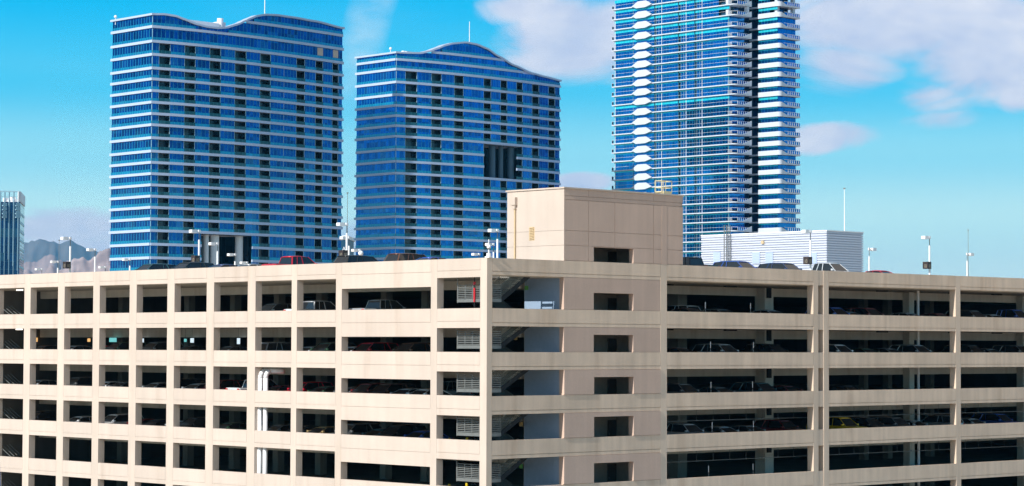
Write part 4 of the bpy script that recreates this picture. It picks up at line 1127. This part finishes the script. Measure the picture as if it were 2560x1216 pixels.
# ------------------------------------------------------------------ ground, hills
def groundmat(name, c1, c2, sc):
    m, nt, b = nodes(name); N, L = nt.nodes.new, nt.links.new
    g = N('ShaderNodeNewGeometry'); n = N('ShaderNodeTexNoise'); n.inputs['Scale'].default_value = sc; n.inputs['Detail'].default_value = 8
    L(g.outputs['Position'], n.inputs['Vector'])
    mr = N('ShaderNodeMapRange'); mr.inputs[1].default_value = .35; mr.inputs[2].default_value = .65; L(n.outputs['Fac'], mr.inputs[0])
    mx = N('ShaderNodeMix'); mx.data_type = 'RGBA'; mx.inputs['A'].default_value = (*c1,1); mx.inputs['B'].default_value = (*c2,1)
    L(mr.outputs[0], mx.inputs['Factor']); L(mx.outputs['Result'], b.inputs['Base Color']); b.inputs['Roughness'].default_value = .95; b.inputs['Specular IOR Level'].default_value = .1
    return m
gm = groundmat('desert_ground', (.24,.20,.155), (.34,.28,.21), .02)
o = MB().add([(-24000,-24000,0),(24000,-24000,0),(24000,24000,0),(-24000,24000,0)], [(0,1,2,3)]).build('ground', gm); tag(o, kind='structure')
o = MB().add([(-200,-130,.005),(170,-130,.005),(170,220,.005),(-200,220,.005)], [(0,1,2,3)]).build('bounce_paving', groundmat('bounce_pale_tan', (.66,.51,.36), (.72,.57,.41), .05)); tag(o, kind='structure')  # unseen pale paving, added to bounce warm light onto the garage's shaded face
rm = plain('asphalt', (.13,.12,.11), .9, var=.15, vscale=.5)
o = MB().add([(-400,-22,.01),(400,-22,.01),(400,-8,.01),(-400,-8,.01)], [(0,1,2,3)]).build('road', rm); tag(o, kind='structure')
o = MB().add([(8,-7.9,.01),(22,-7.9,.01),(22,400,.01),(8,400,.01)], [(0,1,2,3)]).build('road', rm); tag(o, kind='structure')
o = MB().box(-400,7.8,-7.8,-1,0,.13).box(1,7.8,-1,400,0,.129).build('pavement', M['deck']); tag(o, kind='structure')
def hills(name, ridge, D, depth, mat, seed, rough, back=1.0):
    rnd = random.Random(seed)
    px0, px1 = ridge[0][0], ridge[-1][0]; NX = 260; NY = 26
    # fractal offsets
    def fbm(x, y):
        from mathutils import noise
        return noise.fractal(Vector((x, y, seed*7.1)), 1.0, 2.1, 7)
    vs = []; fs = []
    for j in range(NY+1):
        v = j/NY
        for i in range(NX+1):
            px = px0+(px1-px0)*i/NX
            for (a, ya), (b, yb) in zip(ridge, ridge[1:]):
                if a <= px <= b: y = ya+(yb-ya)*(px-a)/(b-a); break
            top = at_d(px, y, D)
            q = at_d(px, 860, D-depth+depth*v)
            h = top.z*(v**1.15)
            s = fbm(px*.03, v*2.2)
            h = h*(1+.10*rough*s*(0.3+v)) + rough*top.z*.16*abs(fbm(px*.06+5, v*5))*math.sin(math.pi*min(v,1))
            vs.append((q.x, q.y, max(-5, h)))
    for j in range(NY):
        for i in range(NX):
            a = j*(NX+1)+i; fs.append((a, a+1, a+NX+2, a+NX+1))
    o = MB().add(vs, fs).build(name, mat, smooth=True); tag(o, kind='structure'); return o
hm1 = groundmat('far_blue_rock', (.10,.10,.11), (.17,.16,.16), .002)
hm2 = groundmat('brown_rock', (.26,.19,.18), (.46,.36,.34), .004)
hills('mountain', [(-400,650),(-100,630),(40,612),(100,608),(165,610),(185,617),(210,626),(246,636),(300,630),(420,640),(900,650),(1400,700)], 15500, 3500, hm1, 3, .35)
hills('mountain', [(-400,690),(0,668),(60,666),(92,664),(110,652),(132,640),(150,652),(170,660),(240,676),(600,690)], 12500, 1800, hm2, 9, .5)
hills('hill', [(-300,700),(90,690),(117,684),(146,676),(172,667),(190,663),(208,656),(225,650),(240,643),(255,634),(268,628),(300,612),(380,600),(460,625),(900,690)], 9500, 1800, hm2, 5, .6)

# ------------------------------------------------------------------ haze
HAZE = True
if HAZE:
    hz = MB().box(-14500, 3000, -2500, 15500, -1, 760)
    m = bpy.data.materials.new('haze_air'); m.use_nodes = True; nt = m.node_tree
    nt.nodes.remove(nt.nodes['Principled BSDF'])
    v = nt.nodes.new('ShaderNodeVolumePrincipled'); v.inputs['Color'].default_value = (.12,.56,1,1); v.inputs['Density'].default_value = HAZE_D
    v.inputs['Anisotropy'].default_value = 0.0
    nt.links.new(v.outputs[0], nt.nodes['Material Output'].inputs['Volume'])
    o = hz.build('haze', m); tag(o, kind='stuff')

# ------------------------------------------------------------------ sun, sky
SUN_EL = R_(33.5); sd = Vector((.0764, -.997, 0)).normalized()
to_sun = Vector((sd.x*math.cos(SUN_EL), sd.y*math.cos(SUN_EL), math.sin(SUN_EL)))
l = bpy.data.lights.new('sun', 'SUN'); l.energy = 5.0; l.angle = R_(.53); l.color = (1.0, .965, .90)
so = bpy.data.objects.new('sun', l); COL.objects.link(so)
so.rotation_euler = (-to_sun).to_track_quat('-Z', 'Y').to_euler()

w = bpy.data.worlds.new('World'); scene.world = w; w.use_nodes = True
nt = w.node_tree; N, L = nt.nodes.new, nt.links.new
for n in list(nt.nodes): nt.nodes.remove(n)
def mth(op, a, b=None, c=None, clamp=False):
    n = N('ShaderNodeMath'); n.operation = op; n.use_clamp = clamp
    for i, x in enumerate((a, b, c)):
        if x is None: continue
        if isinstance(x, (int, float)): n.inputs[i].default_value = x
        else: L(x, n.inputs[i])
    return n.outputs[0]
out = N('ShaderNodeOutputWorld'); bg = N('ShaderNodeBackground'); L(bg.outputs[0], out.inputs[0])
sky = N('ShaderNodeTexSky'); sky.sky_type = 'NISHITA'; sky.sun_disc = False
sky.sun_elevation = SUN_EL; sky.sun_rotation = math.atan2(to_sun.x, to_sun.y) % (2*math.pi); sky.altitude = 600; sky.air_density = 1.0; sky.dust_density = .6; sky.ozone_density = 2.0
tc = N('ShaderNodeTexCoord'); sp = N('ShaderNodeSeparateXYZ'); L(tc.outputs['Generated'], sp.inputs[0])
dx, dy, dz = sp.outputs
# compass bearing and height of a sky direction, measured from the north-west bearing of the street corner
fwd = mth('ADD', mth('MULTIPLY', dx, -_s), mth('MULTIPLY', dy, _c))
rgt = mth('ADD', mth('MULTIPLY', dx, _c), mth('MULTIPLY', dy, _s))
az = mth('ARCTAN2', rgt, fwd)
el = mth('ARCSINE', dz)
# clear-sky tint: the low band of this dry, polarised sky is a deep cyan that pales towards the horizon
cr_ = N('ShaderNodeValToRGB'); e = cr_.color_ramp; e.interpolation = 'EASE'
L(mth('DIVIDE', el, R_(12)), cr_.inputs[0])
stops = [(0.0,(.80,1.05,1.0)),(.12,(.80,1.06,1.02)),(.25,(.66,1.03,1.02)),(.38,(.34,.84,1.0)),(.52,(.08,.66,.99)),(.70,(.0,.55,.98)),(1.0,(.0,.40,.82))]
e.elements[0].position = stops[0][0]; e.elements[0].color = (*stops[0][1],1)
e.elements[1].position = stops[-1][0]; e.elements[1].color = (*stops[-1][1],1)
for p, c in stops[1:-1]: k = e.elements.new(p); k.color = (*c,1)
SKY_GAIN = 0.1
low = N('ShaderNodeVectorMath'); low.operation = 'SCALE'; L(cr_.outputs[0], low.inputs[0]); low.inputs['Scale'].default_value = LOWG/SKY_GAIN
hi = N('ShaderNodeMix'); hi.data_type = 'RGBA'; hn = N('ShaderNodeTexNoise'); hn.inputs['Scale'].default_value = 2.2; hn.inputs['Detail'].default_value = 7
L(tc.outputs['Generated'], hn.inputs['Vector']); hr = N('ShaderNodeMapRange'); hr.interpolation_type = 'SMOOTHSTEP'; hr.inputs[1].default_value = .42; hr.inputs[2].default_value = .62; L(hn.outputs['Fac'], hr.inputs[0])
L(mth('MULTIPLY', hr.outputs[0], .85), hi.inputs['Factor']); L(sky.outputs[0], hi.inputs['A']); hi.inputs['B'].default_value = (7.2, 6.2, 5.2, 1)  # warm white overhead cloud, out of view, added to lift and neutralise ambient light
m1 = N('ShaderNodeMix'); m1.data_type = 'RGBA'
L(mth('DIVIDE', mth('SUBTRACT', el, R_(10)), R_(25), clamp=True), m1.inputs['Factor']); L(low.outputs[0], m1.inputs['A']); L(hi.outputs['Result'], m1.inputs['B'])
# clouds: blobs of bearing/height broken up by noise
cb = N('ShaderNodeCombineXYZ'); L(az, cb.inputs[0]); L(el, cb.inputs[1])
mp = N('ShaderNodeMapping'); mp.inputs['Scale'].default_value = (1,1.9,1); L(cb.outputs[0], mp.inputs[0])
n1 = N('ShaderNodeTexNoise'); n1.inputs['Scale'].default_value = 17; n1.inputs['Distortion'].default_value = .6; n1.inputs['Detail'].default_value = 9; n1.inputs['Roughness'].default_value = .55; L(mp.outputs[0], n1.inputs['Vector'])
n2 = N('ShaderNodeTexNoise'); n2.inputs['Scale'].default_value = 60; n2.inputs['Detail'].default_value = 6; L(mp.outputs[0], n2.inputs['Vector'])
def AZ(px): return math.atan2((px-1280)/FPX, 1.0)
def EL(py, px=1280): return math.atan2((865+.0034*(1280-px))-py, FPX)
tot = None
#        cx   cy   rx  ry  rot  strength
for (cx, cy, rx, ry, rot, st) in ((1450,95,250,130,-.10,1.15),(1330,20,170,60,0,.8),(1560,170,120,60,0,.5),(2230,60,330,130,0,1.15),(2480,130,260,160,0,1.1),(2120,170,190,95,0,1.0),(2330,240,150,60,.1,.7),
      (2070,345,150,48,-.08,1.0),(2370,300,130,34,-.05,.65),(2545,235,80,60,0,.8),(1455,455,110,34,0,1.15),(170,580,190,62,0,.85),(100,548,70,20,.2,.5),(225,635,170,45,0,.7),(880,605,80,75,0,.9),
      (-500,300,500,90,0,1),(3100,250,500,150,0,1),(3600,120,600,120,0,1)):
    ca, sa = math.cos(rot), math.sin(rot); a0, e0 = AZ(cx), EL(cy, cx); ra, re = rx/FPX, ry/FPX
    u = mth('SUBTRACT', az, a0); v = mth('SUBTRACT', el, e0)
    uu = mth('DIVIDE', mth('ADD', mth('MULTIPLY', u, ca), mth('MULTIPLY', v, -sa)), ra)
    vv = mth('DIVIDE', mth('ADD', mth('MULTIPLY', u, sa), mth('MULTIPLY', v, ca)), re)
    r2 = mth('ADD', mth('MULTIPLY', uu, uu), mth('MULTIPLY', vv, vv))
    bl = mth('MULTIPLY', mth('SUBTRACT', 1.0, r2, clamp=True), st)
    tot = bl if tot is None else mth('MAXIMUM', tot, bl)
dens = mth('ADD', mth('MULTIPLY', tot, 1.25), mth('MULTIPLY', mth('SUBTRACT', n1.outputs['Fac'], .5), 2.6))
cov = N('ShaderNodeMapRange'); cov.interpolation_type = 'SMOOTHSTEP'; cov.inputs[1].default_value = .08; cov.inputs[2].default_value = 1.0; L(dens, cov.inputs[0])
covm = mth('MULTIPLY', cov.outputs[0], mth('MULTIPLY', mth('MINIMUM', mth('MULTIPLY', tot, 5.0), 1.0), .93))
# thin diagonal vapour streak
a0, e0 = AZ(905), EL(90); u = mth('SUBTRACT', az, a0); v = mth('SUBTRACT', el, e0)
ax = mth('ADD', mth('MULTIPLY', u, .96), mth('MULTIPLY', v, -.27)); ay = mth('ADD', mth('MULTIPLY', u, .27), mth('MULTIPLY', v, .96))
st = mth('MULTIPLY', mth('SUBTRACT', 1.0, mth('POWER', mth('ABSOLUTE', mth('DIVIDE', ax, .011)), 2.0), clamp=True), mth('SUBTRACT', 1.0, mth('POWER', mth('ABSOLUTE', mth('DIVIDE', ay, .034)), 2.0), clamp=True))
st = mth('MULTIPLY', st, mth('ADD', mth('MULTIPLY', n2.outputs['Fac'], 1.1), -.12, clamp=True))
# very faint horizontal veils
mp2 = N('ShaderNodeMapping'); mp2.inputs['Scale'].default_value = (1,7,1); L(cb.outputs[0], mp2.inputs[0])
n3 = N('ShaderNodeTexNoise'); n3.inputs['Scale'].default_value = 7; n3.inputs['Detail'].default_value = 6; L(mp2.outputs[0], n3.inputs['Vector'])
veil = N('ShaderNodeMapRange'); veil.inputs[1].default_value = .45; veil.inputs[2].default_value = .8; veil.inputs[3].default_value = 0; veil.inputs[4].default_value = .06; L(n3.outputs['Fac'], veil.inputs[0])
thin = mth('MAXIMUM', mth('MULTIPLY', st, 1.0), veil.outputs[0])
thin = mth('MULTIPLY', thin, mth('GREATER_THAN', dz, 0.0))
# cloud colour: lit tops, lilac-grey bodies
cc = N('ShaderNodeMix'); cc.data_type = 'RGBA'; cc.inputs['A'].default_value = (.50,.58,.80,1); cc.inputs['B'].default_value = (.86,.85,.92,1)
mr = N('ShaderNodeMapRange'); mr.inputs[1].default_value = .35; mr.inputs[2].default_value = .68; L(n2.outputs['Fac'], mr.inputs[0])
mr2 = N('ShaderNodeMapRange'); mr2.inputs[1].default_value = .3; mr2.inputs[2].default_value = .7; L(n1.outputs['Fac'], mr2.inputs[0])
L(mth('ADD', mth('MULTIPLY', mr.outputs[0], .35), mth('MULTIPLY', mr2.outputs[0], .65)), cc.inputs['Factor'])
cs = N('ShaderNodeVectorMath'); cs.operation = 'SCALE'; L(cc.outputs['Result'], cs.inputs[0]); cs.inputs['Scale'].default_value = CLG/SKY_GAIN
m2 = N('ShaderNodeMix'); m2.data_type = 'RGBA'; L(covm, m2.inputs['Factor']); L(m1.outputs['Result'], m2.inputs['A']); L(cs.outputs[0], m2.inputs['B'])
m3 = N('ShaderNodeMix'); m3.data_type = 'RGBA'; L(thin, m3.inputs['Factor']); L(m2.outputs['Result'], m3.inputs['A']); m3.inputs['B'].default_value = (.62*CLG/SKY_GAIN,.82*CLG/SKY_GAIN,.95*CLG/SKY_GAIN,1)
L(m3.outputs['Result'], bg.inputs['Color']); bg.inputs['Strength'].default_value = SKY_GAIN

# ------------------------------------------------------------------ camera
cam = bpy.data.cameras.new('camera'); co = bpy.data.objects.new('camera', cam); COL.objects.link(co)
Rw, Fw, Uw = Vector(VR), Vector(VF), Vector(VU)
ri = Rw*_cr-Uw*_sr; up = Rw*_sr+Uw*_cr
mat = Matrix((ri, up, -Fw)).transposed().to_4x4(); mat.translation = Vector(CAM)
co.matrix_world = mat
cam.sensor_fit = 'HORIZONTAL'; cam.sensor_width = 36; cam.lens = 36*FPX/2560
cam.clip_start = 1; cam.clip_end = 60000
scene.camera = co
vs_ = scene.view_settings; vs_.view_transform = 'Standard'; vs_.look = 'None'; vs_.exposure = EXPO; vs_.gamma = 1
scene.cycles.max_bounces = 8; scene.cycles.diffuse_bounces = 4; scene.cycles.glossy_bounces = 4; scene.cycles.volume_bounces = 0
scene.cycles.use_denoising = True
